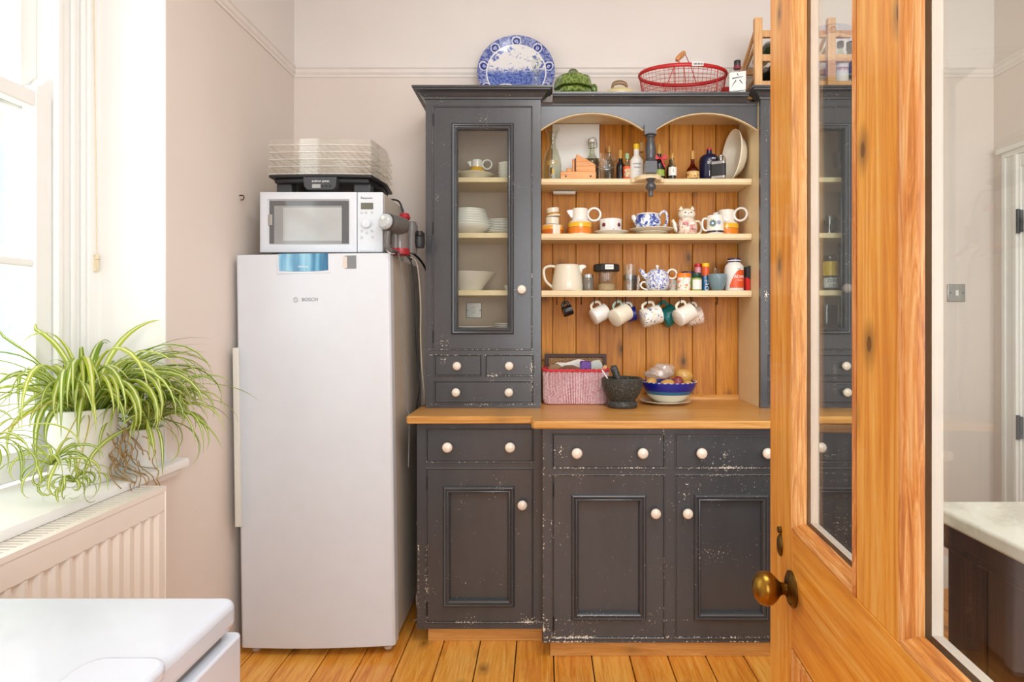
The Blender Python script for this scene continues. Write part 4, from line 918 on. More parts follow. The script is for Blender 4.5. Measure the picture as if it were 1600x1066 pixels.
# glass ice bucket
ib = thing('ice_bucket', 'clear glass ice bucket with a thin metal handle', 'ice bucket', spot(945, 2.79, T1))
obj('body', vessel([(.034, 0), (.037, .004), (.046, .085), (.052, .088), (.053, .118)], .004), 'clear_glass', ib, smooth=40)
obj('handle', MB().tube(smooth_path([(-.054, 0, .1), (-.05, -.03, .07), (-.02, -.056, .045), (.02, -.056, .045), (.05, -.03, .07), (.054, 0, .1)], 6), .0015, 6), 'steel', ib)
B0 = lambda r, h, n=.009, hn=None: [(r * .92, 0), (r, .004), (r, h * .55), (r * .9, h * .63), (n * 1.15, h * .78), (n, h * .84), (n, h)]
bottle('spirit_bottle', 'slim clear bottle with a gold cap behind the ice bucket', 952, 2.87, T1, B0(.024, .165), 'bottle_glass', ([(.010, .155), (.010, .182), (.008, .184)], 'cap_gold'))
bottle('miniature_bottle', 'tiny dark bottle with a copper-gold cap next to the ice bucket', 969.5, 2.80, T1, B0(.019, .125, .008), 'bottle_black', ([(.0095, .108), (.0095, .146), (.008, .147)], 'cap_gold'))
bottle('miniature_bottle', 'tiny bottle with a pale green cap and orange picture label', 980, 2.77, T1, B0(.018, .105, .009), 'bottle_glass', ([(.0095, .098), (.0095, .122), (.008, .123)], 'cap_green'),
       [(.0182, .004, .062, 1.3, 'lab_orange'), (.0188, .012, .05, .75, 'art_label')])
bottle('bitters_bottle', 'bitters bottle wrapped in oversized white paper with a yellow cap', 994.5, 2.76, T1, [(.026, 0), (.028, .003), (.028, .088), (.022, .1), (.0125, .112), (.0125, .142)], 'lab_white', ([(.0135, .138), (.0135, .162), (.012, .163)], 'cap_yellow'),
       [(.0285, .002, .09, 1.4, 'lab_white')], text=[('aromatic', .011, .068, 'ink_grey', .0295), ('bitters', .011, .052, 'ink_grey', .0295), ('~ ~ ~', .010, .034, 'ink_grey', .0295), ('~ ~ ~', .010, .02, 'ink_grey', .0295)])
bottle('spirit_bottle', 'clear bottle with a tall gold foil neck behind the turned post', 1002, 2.86, T1, B0(.027, .175, .011), 'bottle_glass', ([(.0125, .155), (.0125, .19), (.014, .192), (.014, .2), (.010, .203)], 'cap_gold'))
bw = bottle('liqueur_bottle', 'dark liqueur bottle tied with a red bow', 1030, 2.79, T1, B0(.027, .135, .010), 'bottle_black', ([(.0115, .125), (.0115, .158), (.009, .162)], 'cap_gold'), [(.0274, .02, .05, .8, 'lab_green')])
bm = MB()
for s in (-1, 1):
    bm.prism([(s * .002, .098), (s * .016, .116), (s * .03, .114), (s * .032, .104), (s * .028, .095), (s * .016, .094)][::s], -.03, -.024)
bm.sphere((0, -.028, .1), .006, 10, 8)
bm.prism([(0, .1), (.010, .094), (.024, .062), (.020, .056), (.014, .066), (.003, .092)], -.0305, -.028)
obj('bow', bm, 'bow_red', bw, bevel=.001)
obj('tall_liqueur_cork', solid([(.009, .158), (.010, .166), (.007, .172)]), 'cap_gold', bw)
bottle('miniature_bottle', 'tiny dark bottle with a gold top behind the white-labelled one', 1048, 2.86, T1, B0(.020, .13, .008), 'bottle_black', ([(.009, .118), (.009, .136), (.007, .138)], 'cap_gold'))
bottle('miniature_bottle', 'tiny clear bottle with a white label and a yellow-gold cap', 1050.5, 2.77, T1, B0(.0185, .112, .009), 'bottle_glass', ([(.0105, .098), (.0105, .122), (.009, .124)], 'cap_gold'), [(.0187, .02, .058, 1.2, 'lab_white')], liquid=([(.018, 0), (.018, .055)], 'bottle_black'), text=[('1', .02, .04, 'ink_black', .0193)])
bottle('round_spirit_bottle', 'round amber spirit bottle with a gold neck and ornate label', 1082, 2.78, T1, [(.022, 0), (.028, .006), (.0305, .03), (.027, .052), (.014, .068), (.009, .082), (.0085, .125)], 'amber_glass', ([(.011, .098), (.011, .13), (.012, .131), (.012, .136), (.008, .138)], 'cap_gold'),
       [(.0305, .008, .040, 1.2, 'gold_label')], liquid=([(.022, 0), (.028, .006), (.0303, .03), (.026, .05)], plain('amber_liquid', (170, 92, 24), .1)))
gb = bottle('gin_bottle', 'dark navy stoneware bottle with a red stopper and white print', 1108, 2.81, T1, [(.042, 0), (.046, .004), (.046, .1), (.042, .115), (.03, .126), (.014, .131), (.0125, .14), (.0125, .148)], 'navy_stone', ([(.0115, .148), (.0125, .15), (.0125, .156), (.01, .158)], 'cap_red'),
            text=[('     MO', .0125, .1, 'ink_white', .046), ('  SCHW', .0175, .081, 'ink_white', .046), (' B', .0175, .062, 'ink_white', .046), ('[ L', .026, .034, 'ink_white', .046)])
f_ = thing('hip_flask', 'steel hip flask wrapped in black leather beside the navy bottle', 'flask', spot(1122, 2.745, T1)); f_.rotation_euler = (0, 0, R(-28))
obj('body', MB().prism(rrect(-.034, .034, -.011, .011, .0105), 0, .084, 'XY'), 'steel', f_, smooth=40, bevel=.004)
obj('leather_wrap', MB().prism(rrect(-.0347, .0347, -.0117, .0117, .011), .014, .068, 'XY'), 'black_plastic', f_, smooth=40)
obj('neck', solid([(.010, .083), (.009, .09)], c=(.012, 0, 0)), 'steel', f_); obj('cap', solid([(.0115, .09), (.0115, .106), (.0095, .108)], c=(.012, 0, 0)), 'steel', f_, smooth=40)
obj('cap_arm', MB().tube([(.012, -.012, .098), (.03, -.01, .096), (.034, 0, .082)], .002, 6), 'steel', f_)
# cream oval dish leaning on its side at the end of the shelf
ds = thing('serving_dish', 'deep cream oval dish leaning on its side against the rack end', 'dish', (X(1146, 2.80) - .006, 2.80, T1 + .122))
obj('dish', MB().lathe([(0, .052), (.062, .052), (.082, .038), (.112, .0), (.119, .0), (.119, -.006), (.108, -.004), (.076, .034), (.06, .046), (0, .046)], 40, axis='X', sx=.72, sy=1.02), 'cream_ceramic', ds, smooth=50)
ds.rotation_euler = (R(0), R(6), R(13))

# ================================================================== MIDDLE SHELF (yellow-banded pottery, cups, teapots)
YO = [(0, (238, 228, 205)), (.04, (232, 132, 30)), (.27, (90, 60, 30)), (.285, (240, 186, 50)), (.46, (240, 236, 226))]
def band_jug(label, px, D, z, k=1.0, spout=-1, name='banded_jug'):
    t = thing(name, label, 'jug', spot(px, D, z)); s = k
    n_ = 'band_jug_glaze'; bands(n_, YO, 0.0, .125)
    obj('body', vessel([(a * s, b * s) for a, b in [(.052, 0), (.055, .003), (.055, .054), (.050, .062), (.0385, .070), (.0365, .08), (.0365, .122)]], .004), n_, t, smooth=40)
    obj('spout', MB().prism([(spout * .03 * s, .085 * s), (spout * .04 * s, .078 * s), (spout * .060 * s, .108 * s), (spout * .062 * s, .115 * s), (spout * .05 * s, .118 * s), (spout * .03 * s, .119 * s)], -.012 * s, .012 * s), 'white_ceramic', t, bevel=.004, seg=3)
    obj('handle', MB().tube(ring_pts(-spout * .066 * s, .098 * s, .029 * s, 24, 0, 345), .0055 * s, 10, True), 'white_ceramic', t, smooth=60)
    return t
band_jug('yellow and orange banded jug with a ring handle, its spout towards the cream cups', 906, 2.80, T2)
j2 = band_jug('yellow and orange banded jug with a ring handle, behind the small flower jug', 1135, 2.835, T2, 1.0); j2.rotation_euler = (0, 0, R(-35))
# striped sugar bowl with two small pots stacked on it
bands('sugar_glaze', [(0, (238, 228, 205)), (.05, (204, 104, 34)), (.5, (236, 168, 60)), (.85, (240, 236, 226))], 0.0, .05)
sg = thing('sugar_bowl', 'orange and yellow banded pottery bowl under two stacked pots', 'bowl', spot(863, 2.80, T2))
obj('body', vessel([(.047, 0), (.05, .003), (.05, .04), (.046, .046), (.038, .047)], .004), 'sugar_glaze', sg, smooth=40)
obj('glaze_drip', MB().patch(.0505, .001, .044, .05, .75, 8, th=.001), 'cream_ceramic', sg)
bands('pot_band', [(0, (236, 228, 208)), (.22, (204, 150, 60)), (.42, (90, 64, 40)), (.46, (236, 228, 208))], 0.0, .042)
pt = tag(obj('small_pot', vessel([(.024, 0), (.031, .004), (.0315, .034)], .003), 'cream_ceramic', None, loc=(X(863, 2.80), 2.80, T2 + .0476), smooth=40), 'plain small cream pot on the banded bowl', 'pot')
p2 = tag(obj('small_pot', vessel([(.026, 0), (.032, .003), (.032, .012), (.028, .016), (.030, .04)], .003), 'pot_band', None, loc=(X(865, 2.80), 2.80, T2 + .085), smooth=40), 'small cream pot with a golden band, topmost of its stack', 'pot'); p2.rotation_euler = (0, R(-7), 0)
def saucer(label, px, D, z, r=.08, mat='white_ceramic', name='saucer', h=.016, group=None):
    return tag(obj(name, MB().lathe([(0, 0), (r * .55, 0), (r * .58, .003), (r, h), (r, h + .002), (r * .92, h - .001), (r * .55, .006), (0, .006)], 36), mat, None, loc=spot(px, D, z), smooth=50), label, name.split('_')[-1], group)
saucer('white saucer under the cup with dark red motifs', 955, 2.80, T2, .079)
tc = thing('tea_cup', 'white cup with dark red bird motifs on a saucer', 'cup', spot(954, 2.80, T2 + .0068))
obj('body', vessel([(.034, 0), (.043, .004), (.050, .02), (.0525, .066)], .003), 'dark_flower', tc, smooth=50)
for an_ in (-.75, .72): obj('motif', disc_on_cyl(.0522, an_, .038, .012, 14, 1), plain('motif_red', (112, 30, 50), .3), tc)
jug_handle(tc, [(.02, .046, .055), (.04, .07, .05), (.04, .072, .03), (.02, .05, .02)], .004, 'white_ceramic')
# blue and white open teapot on two stacked plates
saucer('smaller cream plate, lowest of the two under the blue and white pot', 1018, 2.80, T2, .075, 'cream_ceramic', 'side_plate', .012)
saucer('wider cream plate directly under the blue and white pot', 1018, 2.80, T2 + .0126, .103, 'cream_ceramic', 'side_plate', .014)
bp = thing('blue_pot', 'blue and white printed pot with a curved handle and no lid', 'teapot', spot(1012, 2.80, T2 + .0196))
obj('body', vessel([(.038, 0), (.05, .006), (.0605, .03), (.0615, .045), (.055, .068), (.05, .075)], .004), 'blue_white', bp, smooth=60)
obj('rim', MB().lathe([(.048, .074), (.0525, .074), (.052, .079), (.048, .079)], 32), 'white_ceramic', bp)
obj('spout', MB().tube(smooth_path([(-.05, 0, .05), (-.062, 0, .06), (-.067, 0, .075)], 5), [.016] * 4 + [.012] * 4 + [.009] * 3, 12), 'white_ceramic', bp, smooth=60)
jug_handle(bp, [(.046, 0, .062), (.064, 0, .088), (.082, 0, .09), (.09, 0, .06), (.082, 0, .03), (.058, 0, .012)], .006, 'blue_sprig')
# cat-shaped teapot
ct = thing('cat_teapot', 'cat-shaped teapot in a pink jacket, with spout and handle', 'teapot', spot(1073, 2.80, T2))
obj('body', vessel([(.036, 0), (.044, .006), (.049, .03), (.047, .05), (.038, .068), (.034, .078)], .004), 'pink_cat', ct, smooth=60)
hm = MB().sphere((0, 0, .098), .04, 22, 14, (1.0, .85, .72))
cat_head = obj('lid_head', hm, 'cream_ceramic', ct, smooth=60)
for s in (-1, 1):
    obj('ear', MB().lathe([(.011, 0), (.008, .009), (.001, .018)], 12, (s * .026, 0, .118), sy=.5), 'cream_ceramic', cat_head, smooth=50)
    obj('eye', MB().sphere((s * .013, -.0325, .102), .0035, 8, 6, (1.5, .5, .6)), 'ink_black', cat_head); obj('cheek', MB().sphere((s * .011, -.030, .091), .008, 10, 6, (1, .55, .8)), 'white_ceramic', cat_head)
obj('nose', MB().sphere((0, -.036, .097), .003, 8, 6), 'lab_pink', cat_head)
obj('spout', MB().tube(smooth_path([(-.038, 0, .022), (-.052, 0, .034), (-.057, 0, .056), (-.066, 0, .072)], 5), [.013] * 5 + [.010] * 6 + [.008] * 5, 12), 'cream_ceramic', ct, smooth=60)
jug_handle(ct, [(.036, 0, .066), (.058, 0, .064), (.068, 0, .04), (.062, 0, .014), (.046, 0, .008)], .0055, 'cream_ceramic')
for s in (-1, 1): obj('paw', MB().sphere((s * .014, -.043, .05), .012, 12, 8, (1.2, .6, .7)), 'lab_pink' if s < 0 else 'sparse_flower', ct)
# small creamer with a flower
bands('creamer_glaze', [(0, (240, 236, 228)), (.06, (52, 34, 30)), (.17, (240, 236, 228))], 0.0, .085)
cm = thing('cream_jug', 'small white jug with a green and blue flower and dark base band', 'jug', spot(1117.5, 2.763, T2))
obj('body', vessel([(.038, 0), (.0395, .003), (.0395, .012), (.038, .05), (.0375, .084)], .003), 'creamer_glaze', cm, smooth=40)
obj('spout', MB().prism([(.02, .05), (.036, .055), (.053, .082), (.05, .086), (.02, .086)], -.011, .011), 'white_ceramic', cm, bevel=.003)
jug_handle(cm, [(-.036, 0, .072), (-.054, 0, .07), (-.059, 0, .045), (-.052, 0, .022), (-.037, 0, .018)], .0045, 'white_ceramic')
obj('flower', disc_on_cyl(.0392, -.55, .047, .020, 24, 1), plain('petal_green', (116, 140, 60), .3), cm); obj('flower', disc_on_cyl(.0396, -.55, .047, .0105), plain('petal_blue', (80, 120, 180), .3), cm); obj('flower', disc_on_cyl(.04, -.55, .047, .005), 'ink_white', cm)
obj('flower', disc_on_cyl(.0392, .15, .05, .012, 20, 1), plain('petal_pale', (150, 160, 196), .3), cm)

# ================================================================== LOWER SHELF
cj = thing('cream_pitcher', 'wide cream pitcher with a looped handle on the lowest shelf', 'pitcher', spot(886.5, 2.79, T3))
obj('body', vessel([(.070, 0), (.072, .004), (.071, .03), (.066, .07), (.058, .105), (.056, .118)], .005, seg=36), 'cream_ceramic', cj, smooth=50)
obj('spout', MB().prism([(.045, .06), (.062, .07), (.07, .098), (.088, .108), (.083, .118), (.07, .121), (.04, .117)], -.014, .014), 'cream_ceramic', cj, bevel=.005, seg=3)
jug_handle(cj, [(-.05, 0, .11), (-.08, 0, .114), (-.104, 0, .104), (-.108, 0, .08), (-.098, 0, .045), (-.068, 0, .016)], .0065, 'cream_ceramic')
bottle('spice_jar', 'little grey spice jar with a steel lid beside the cream pitcher', 919, 2.79, T3, [(.026, 0), (.027, .003), (.027, .055), (.024, .06)], plain('spice_grey', (112, 104, 92), .2, coat=.4), ([(.0245, .06), (.0245, .075), (.023, .076)], 'steel'), cat='jar')
jr = thing('storage_jar', 'clear glass storage jar with a black faceted lid and label', 'jar', spot(947.5, 2.80, T3))
obj('body', vessel([(.043, 0), (.046, .004), (.052, .085), (.05, .092)], .004), 'clear_glass', jr, smooth=40)
obj('lid', MB().lathe([(0, .09), (.057, .09), (.060, .094), (.060, .118), (.057, .122), (0, .122)], 12), 'black_plastic', jr, smooth=20)
obj('contents', solid([(.038, .004), (.04, .03), (.02, .036)]), plain('jar_contents', (176, 150, 112), .6), jr)
obj('paper_label', MB().box(-.012, .026, -.0612, -.0590, .096, .117), 'lab_white', jr)
obj('lettering', text_mb('ATE NO', .0075, y=-.0612, z=.106, x=.007), 'ink_black', jr, smooth=None)
GL = [('clear tumbler behind the jar on the lowest shelf, lower of two nested', 984, 2.80, T3), ('clear tumbler nested on top of the other tumbler', 984, 2.80, T3 + .047), ('clear tumbler standing next to the blue teapot set', 997, 2.86, T3)]
for (lb, px, D, z) in GL: tag(obj('tumbler', vessel([(.028, 0), (.031, .003), (.037, .075)], .0022), 'clear_glass', None, loc=spot(px, D, z), smooth=40), lb, 'glass')
# teapot for one
tf = thing('teapot_set', 'blue sprigged teapot stacked on its matching cup', 'teapot', spot(1027, 2.79, T3))
cu = obj('cup', vessel([(.030, 0), (.046, .006), (.054, .03), (.0545, .046)], .003), 'blue_sprig', tf, smooth=60)
obj('cup_handle', MB().tube(smooth_path([(-.05, 0, .04), (-.068, 0, .04), (-.076, 0, .026), (-.066, 0, .012), (-.044, 0, .006)], 5), .004, 8), 'white_ceramic', cu, smooth=60)
pt_ = obj('pot', MB().lathe([(0, .044), (.053, .046), (.055, .058), (.050, .078), (.036, .094), (.02, .101), (0, .103)], 32), 'blue_sprig', tf, smooth=60)
obj('lid_knob', MB().lathe([(.004, .1), (.004, .106), (.008, .112), (.006, .118), (0, .12)], 14), 'white_ceramic', pt_, smooth=60)
obj('spout', MB().tube(smooth_path([(-.045, 0, .062), (-.062, 0, .074), (-.07, 0, .09), (-.082, 0, .096)], 5), [.014] * 5 + [.011] * 6 + [.008] * 5, 12), 'blue_sprig', pt_, smooth=60)
obj('handle', MB().tube(ring_pts(.068, .078, .021, 20), .0045, 8, True), 'white_ceramic', pt_, smooth=60)
def tub(label, px, D, cap, h=.078, r=.031, lab='orange_label', name='lidded_tub', hc=.02):
    t = thing(name, label, 'tub', spot(px, D, T3)); obj('body', solid([(r * .95, 0), (r, .003), (r, h - hc)]), lab, t, smooth=40); obj('lid', solid([(r * 1.04, h - hc), (r * 1.04, h - .003), (r, h)]), cap, t, smooth=40); return t
tub('orange-lidded tub half hidden behind the blue teapot set', 1054, 2.85, 'cap_orange', .074)
tub('orange-lidded tub with a printed fruit label beside the green-capped jar', 1068.5, 2.775, 'cap_orange', .08)
tub('white tub with a navy lid behind the orange-lidded tub', 1076, 2.87, 'cap_navy', .095, .032, 'lab_white', hc=.014)
bottle('vitamin_jar', 'small jar with a dark green cap and white label', 1088, 2.775, T3, [(.022, 0), (.024, .003), (.024, .054), (.02, .06)], 'lab_green', ([(.0205, .058), (.022, .06), (.022, .08), (.019, .082)], 'cap_darkgreen'), [(.0243, .006, .05, .9, 'lab_white')], cat='jar')
for (lb, px, D, cap, body, tx, tm) in (('red-capped tablet tube with white print', 1091, 2.83, 'cap_red', 'lab_red', 'A-Z', 'ink_white'), ('yellow-capped blue tablet tube lettered down its side', 1102.5, 2.80, 'cap_yellow', 'tube_blue', 'ZERO', 'ink_white')):
    t = thing('tablet_tube', lb, 'tube', spot(px, D, T3)); r = .0165
    obj('body', solid([(r, 0), (r, .128 - (.02 if D > 2.81 else .03))]), body, t, smooth=40)
    obj('upper_sleeve', solid([(r + .0003, .07), (r + .0003, .112)]), 'lab_orange' if cap == 'cap_yellow' else 'lab_pink', t, smooth=40)
    obj('cap', solid([(r + .0006, .112), (r + .0006, .126), (r - .001, .128)]), cap, t, smooth=40)
    obj('lettering', text_mb(tx, .027 if tx == 'ZERO' else .02, r=r, z=.036 if tx == 'ZERO' else .09, vertical=True), tm, t, smooth=None)
bottle('dropper_bottle', 'small clear bottle behind the blue-grey bowl', 1117, 2.84, T3, [(.022, 0), (.024, .003), (.024, .1), (.018, .116), (.011, .122), (.011, .135), (.006, .142)], 'clear_glass')
tag(obj('small_bowl', vessel([(.022, 0), (.026, .003), (.035, .03), (.041, .055), (.042, .074)], .004), 'bluegrey', None, loc=spot(1121, 2.765, T3), smooth=60), 'plain blue-grey glazed bowl among the tubes and tubs', 'bowl')
for i, (lb, px, D) in enumerate((('large white supplement bottle with an orange label and white-banded cap', 1147, 2.78), ('white supplement bottle half hidden behind the orange-labelled one', 1145, 2.865))):
    t = thing('supplement_bottle', lb, 'bottle', spot(px, D, T3)); s = 1.0 if i == 0 else .95
    obj('body', solid([(a * s, b * s) for a, b in [(.040, 0), (.043, .004), (.043, .1), (.040, .115), (.03, .125), (.027, .13)]]), 'lab_white', t, smooth=50)
    obj('cap', solid([(.0285 * s, .13 * s), (.03 * s, .131 * s), (.03 * s, .146 * s), (.027 * s, .148 * s)]), 'cap_navy', t, smooth=40); obj('cap_band', solid([(.0304 * s, .135 * s), (.0304 * s, .140 * s)]), 'lab_white', t)
    if i == 0:
        lp = MB(); nseg = 18; vs_ = []
        for k in range(nseg + 1):
            a = -.75 + 1.75 * k / nseg; zt = .018 + .075 * math.sin(min(1, (k + .5) / (nseg * .62)) * math.pi / 2); rr = .0437
            vs_ += [(rr * math.sin(a), -rr * math.cos(a), .012), (rr * math.sin(a), -rr * math.cos(a), zt)]
        lp.add(vs_, [(2 * k, 2 * k + 2, 2 * k + 3, 2 * k + 1) for k in range(nseg)])
        obj('paper_label', lp, 'lab_orange', t, smooth=50)
        obj('lettering', text_mb('ADAM', .019, r=.0434, z=.062, x=.014), 'ink_white', t, smooth=None)
        obj('lettering', text_mb('vitamins', .008, r=.0434, z=.047, x=.014), 'ink_white', t, smooth=None); obj('lettering', text_mb('now', .010, r=.0434, z=.098, x=.010), 'cap_darkgreen', t, smooth=None)
pk = thing('food_packet', 'slim black and red packet at the end of the lowest shelf', 'packet', (.9222, 2.775, T3)); pk.scale = (.55, 1, 1)
obj('pouch', MB().prism([(-.014, 0), (.016, 0), (.018, .05), (.016, .112), (-.012, .106), (-.016, .05)], -.03, .03), 'packet_red', pk, bevel=.004); obj('dark_top', MB().prism([(-.0165, .06), (.0185, .05), (.0165, .1125), (-.0125, .1065)], -.031, .031), 'ink_black', pk, bevel=.002)

# ================================================================== MUGS ON THE CUP HOOKS
def hung_mug(label, px, D, r, L, axis, mat, hmat=None, r_base=None, hr=.022, band=None, drop=.0286):
    a = Vector(axis).normalized(); up = Vector((0, 0, 1)); u = (up - a * up.dot(a)).normalized(); w = a.cross(u)
    M_ = Matrix((u, w, a)).transposed().to_4x4()              # local x -> up, local z -> axis
    apex = Vector((r + hr, 0, L * .5))
    loc = Vector((X(px, D), D, hz - drop)) - (M_.to_3x3() @ apex)
    t = thing('hanging_mug', label, 'mug', loc); t.rotation_euler = M_.to_euler(); rb = r_base or r
    obj('body', vessel([(rb * .9, 0), (rb, .004), (rb + (r - rb) * .5, L * .5), (r, L)], .0035, seg=32), mat, t, smooth=50)
    obj('handle', MB().tube(smooth_path([(rb - .003, 0, L * .18), (r + hr * .7, 0, L * .22), (r + hr, 0, L * .5), (r + hr * .7, 0, L * .78), (r - .003, 0, L * .82)], 6), .0042, 10, flat=1.5), hmat or mat, t, smooth=60)
    if band: obj('motif', disc_on_cyl(r + .0006, band[1], L * .5, band[2], 20, band[3] if len(band) > 3 else 0), band[0], t)
    return t
for q, D in ((928.5, 2.775), (963, 2.775), (1011, 2.775), (1062, 2.775)): pass
hung_mug('small black cup hanging from a cup hook below the pitcher', 882, 2.775, .024, .044, (.92, .1, .32), 'mug_black', hr=.016)
hung_mug('white mug with a faint grey heart hanging from a cup hook', 928.5, 2.785, .037, .074, (.84, .30, .45), 'white_ceramic', 'cream_ceramic', band=(plain('heart_grey', (214, 212, 210), .3), -1.5, .02))
hung_mug('cream mug with a brown drawing and pale green handle on a hook', 963, 2.745, .041, .082, (.74, .56, .40), 'cream_ceramic', plain('sage', (160, 184, 172), .25), band=(plain('draw_brown', (130, 96, 66), .4), -1.75, .017, 1))
hung_mug('royal blue mug hanging behind the cream mug', 977, 2.855, .034, .082, (.9, -.1, .15), 'mug_blue', 'white_ceramic')
hung_mug('mug printed with blue and yellow flowers hanging from a hook', 1011, 2.775, .043, .088, (.9, .22, .26), 'floral_mix', 'cream_ceramic')
hung_mug('wide teal mug hanging behind the flowered mug', 1032.5, 2.855, .046, .07, (.82, .1, .52), 'teal', hr=.026)
hung_mug('cream mug with sparse tan flowers hanging from a hook', 1062, 2.745, .040, .082, (.82, .36, .40), 'sparse_flower', 'cream_ceramic')
hung_mug('mug covered in black and rust speckles hanging from a hook', 1079, 2.855, .043, .072, (.93, .05, .2), 'speckle', 'cream_ceramic')

# ================================================================== CROCKERY BEHIND THE GLASS
DG = 2.785
def plate_stack(px, z, n, r, dz, label_fn, mat='white_ceramic', group=None, cat='plate', D=DG, h=.014):
    for i in range(n):
        o = saucer(label_fn(i, n), px + (i % 2) * .4, D, z + i * dz, r * (1 - .004 * i), mat, 'dinner_plate', h, group); o['category'] = cat
U1, U2, U3, U4 = T1, T2, T3, ZF + .0006
saucer('broad pale dish under the banded jug in the glazed cupboard', 742, DG, U1, .085, 'cream_ceramic', 'serving_plate', .028)
bj = band_jug('pale banded jug standing in a dish behind the cupboard glass', 745, DG, U1 + .0068, .72)
tag(obj('cream_pot', vessel([(.026, 0), (.03, .004), (.036, .05), (.035, .06)], .003), 'cream_ceramic', None, loc=spot(716, DG + .085, U1), smooth=50), 'small pale cup beside the banded jug in the glazed cupboard', 'cup')
for i in range(5):
    g_ = tag(obj('small_bowl', vessel([(.025, 0), (.03, .004), (.043, .022), (.045, .026)], .003), 'white_ceramic', None, loc=spot(793, DG, U1 + i * .0135), smooth=50), ORD[i] + ' small white bowl from the bottom of the stack on the cupboard top shelf', 'bowl', 'small bowls on the cupboard top shelf')
for i in range(7):
    r = .108 - i * .005
    lb = 'widest white bowl at the foot of the tall stack in the cupboard' if i == 0 else ('topmost white bowl of the tall stack in the cupboard' if i == 6 else ORD[i] + ' white bowl from the bottom of the tall stack in the cupboard')
    tag(obj('stacked_bowl', vessel([(r * .45, 0), (r * .5, .004), (r * .85, .02), (r, .04), (r, .043)], .003, seg=36), 'white_ceramic', None, loc=spot(733, DG, U2 + i * .0118), smooth=50), lb, 'bowl', 'bowls in the tall cupboard stack')
plate_stack(784, U2, 8, .068, .0075, lambda i, n: ORD[i] + ' small white plate from the bottom of the short stack in the cupboard', group='small plates in the cupboard', h=.012)
tag(obj('serving_bowl', vessel([(.055, 0), (.06, .005), (.082, .035), (.108, .06), (.121, .076), (.125, .08)], .004, seg=40), 'white_ceramic', None, loc=spot(733, 2.772, U3), smooth=50), 'wide white serving bowl alone on its shelf in the glazed cupboard', 'bowl')
tag(obj('small_dish', vessel([(.02, 0), (.024, .003), (.03, .026)], .003), 'white_ceramic', None, loc=spot(797, DG + .03, U3), smooth=50), 'tiny white dish beside the wide serving bowl', 'dish')
plate_stack(735, U4, 4, .115, .0085, lambda i, n: ORD[i] + ' large white dinner plate from the bottom of the pile on the cupboard floor', group='dinner plates at the cupboard bottom')
plate_stack(792, U4, 6, .06, .0085, lambda i, n: ORD[i] + ' small saucer from the bottom of the pile on the cupboard floor', group='saucers at the cupboard bottom', h=.012)
# right cupboard: glassware
RG = 2.80
for i, (px, z, lb) in enumerate(((1260, T2, 2.76), (1276, T2, 2.86), (1313, T2, 2.755), (1300, T2, 2.865))):
    tag(obj('tumbler', vessel([(.03, 0), (.033, .003), (.036, .085)], .0022), 'clear_glass', None, loc=spot(px, lb, z), smooth=40), ['clear tumbler at the front of the cupboard, between jigger and rack side', 'clear tumbler at the back of the cupboard, just behind the jigger shelf', 'clear tumbler at the front of the cupboard, on the far side of the jigger', 'clear tumbler at the back of the cupboard, directly behind the jigger'][i], 'glass', 'tumblers in the right cupboard')
jg = tag(obj('jigger', MB().lathe([(.018, 0), (.018, .002), (.006, .038), (.018, .085), (.016, .085), (.004, .04), (.016, .003)], 20), 'steel', None, loc=spot(1296, 2.78, T2), smooth=40), 'steel hourglass jigger among the tumblers', 'jigger')
bottle('wine_bottle', 'tall clear bottle with a yellow band and blue printed label', 1297, 2.80, T3, [(.03, 0), (.032, .003), (.032, .15), (.026, .165)], 'clear_glass', None, [(.0322, .07, .135, 1.5, 'cap_yellow'), (.0322, .015, .06, 1.3, 'lab_white')], text=[('ZERO', .022, .046, 'tube_blue', .0335), ('OSO', .02, .024, 'tube_blue', .0335)])
for i, (px, D) in enumerate(((1290, 2.79), (1312, 2.80))):
    g_ = tag(obj('tall_glass', vessel([(.026, 0), (.03, .004), (.038, .14)], .0024), 'clear_glass', None, loc=spot(px, D, ZF + .0006), smooth=40), ['tall clear glass on the cupboard floor, straight below the banded bottle', 'tall clear glass on the cupboard floor, beside the door stile of the glazed cupboard'][i], 'glass', 'tall glasses in the right cupboard')
for i, px in enumerate((1268, 1312)): tag(obj('wine_glass', MB().lathe([(0, 0), (.03, 0), (.03, .002), (.004, .006), (.0035, .06), (.02, .07), (.033, .1), (.028, .14), (.0265, .14), (.031, .1), (.018, .072), (0, .066)], 24), 'clear_glass', None, loc=spot(px, RG, T1), smooth=50), ['stemmed glass on the cupboard top shelf, nearer the open rack', 'stemmed glass on the cupboard top shelf, nearer the bare wall past the dresser'][i], 'glass', 'stemmed glasses in the right cupboard')
for i, px in enumerate((1254, 1276)): tag(obj('tumbler', vessel([(.028, 0), (.03, .003), (.033, .07)], .0022), 'clear_glass', None, loc=spot(px, RG, T3), smooth=40), ['clear tumbler next to the rack side on the shelf with the yellow-banded bottle', 'clear tumbler touching distance from the yellow-banded bottle'][i], 'glass', 'tumblers beside the banded bottle')
# ================================================================== ON THE WORKTOP
ZK = ZW1 + .0006
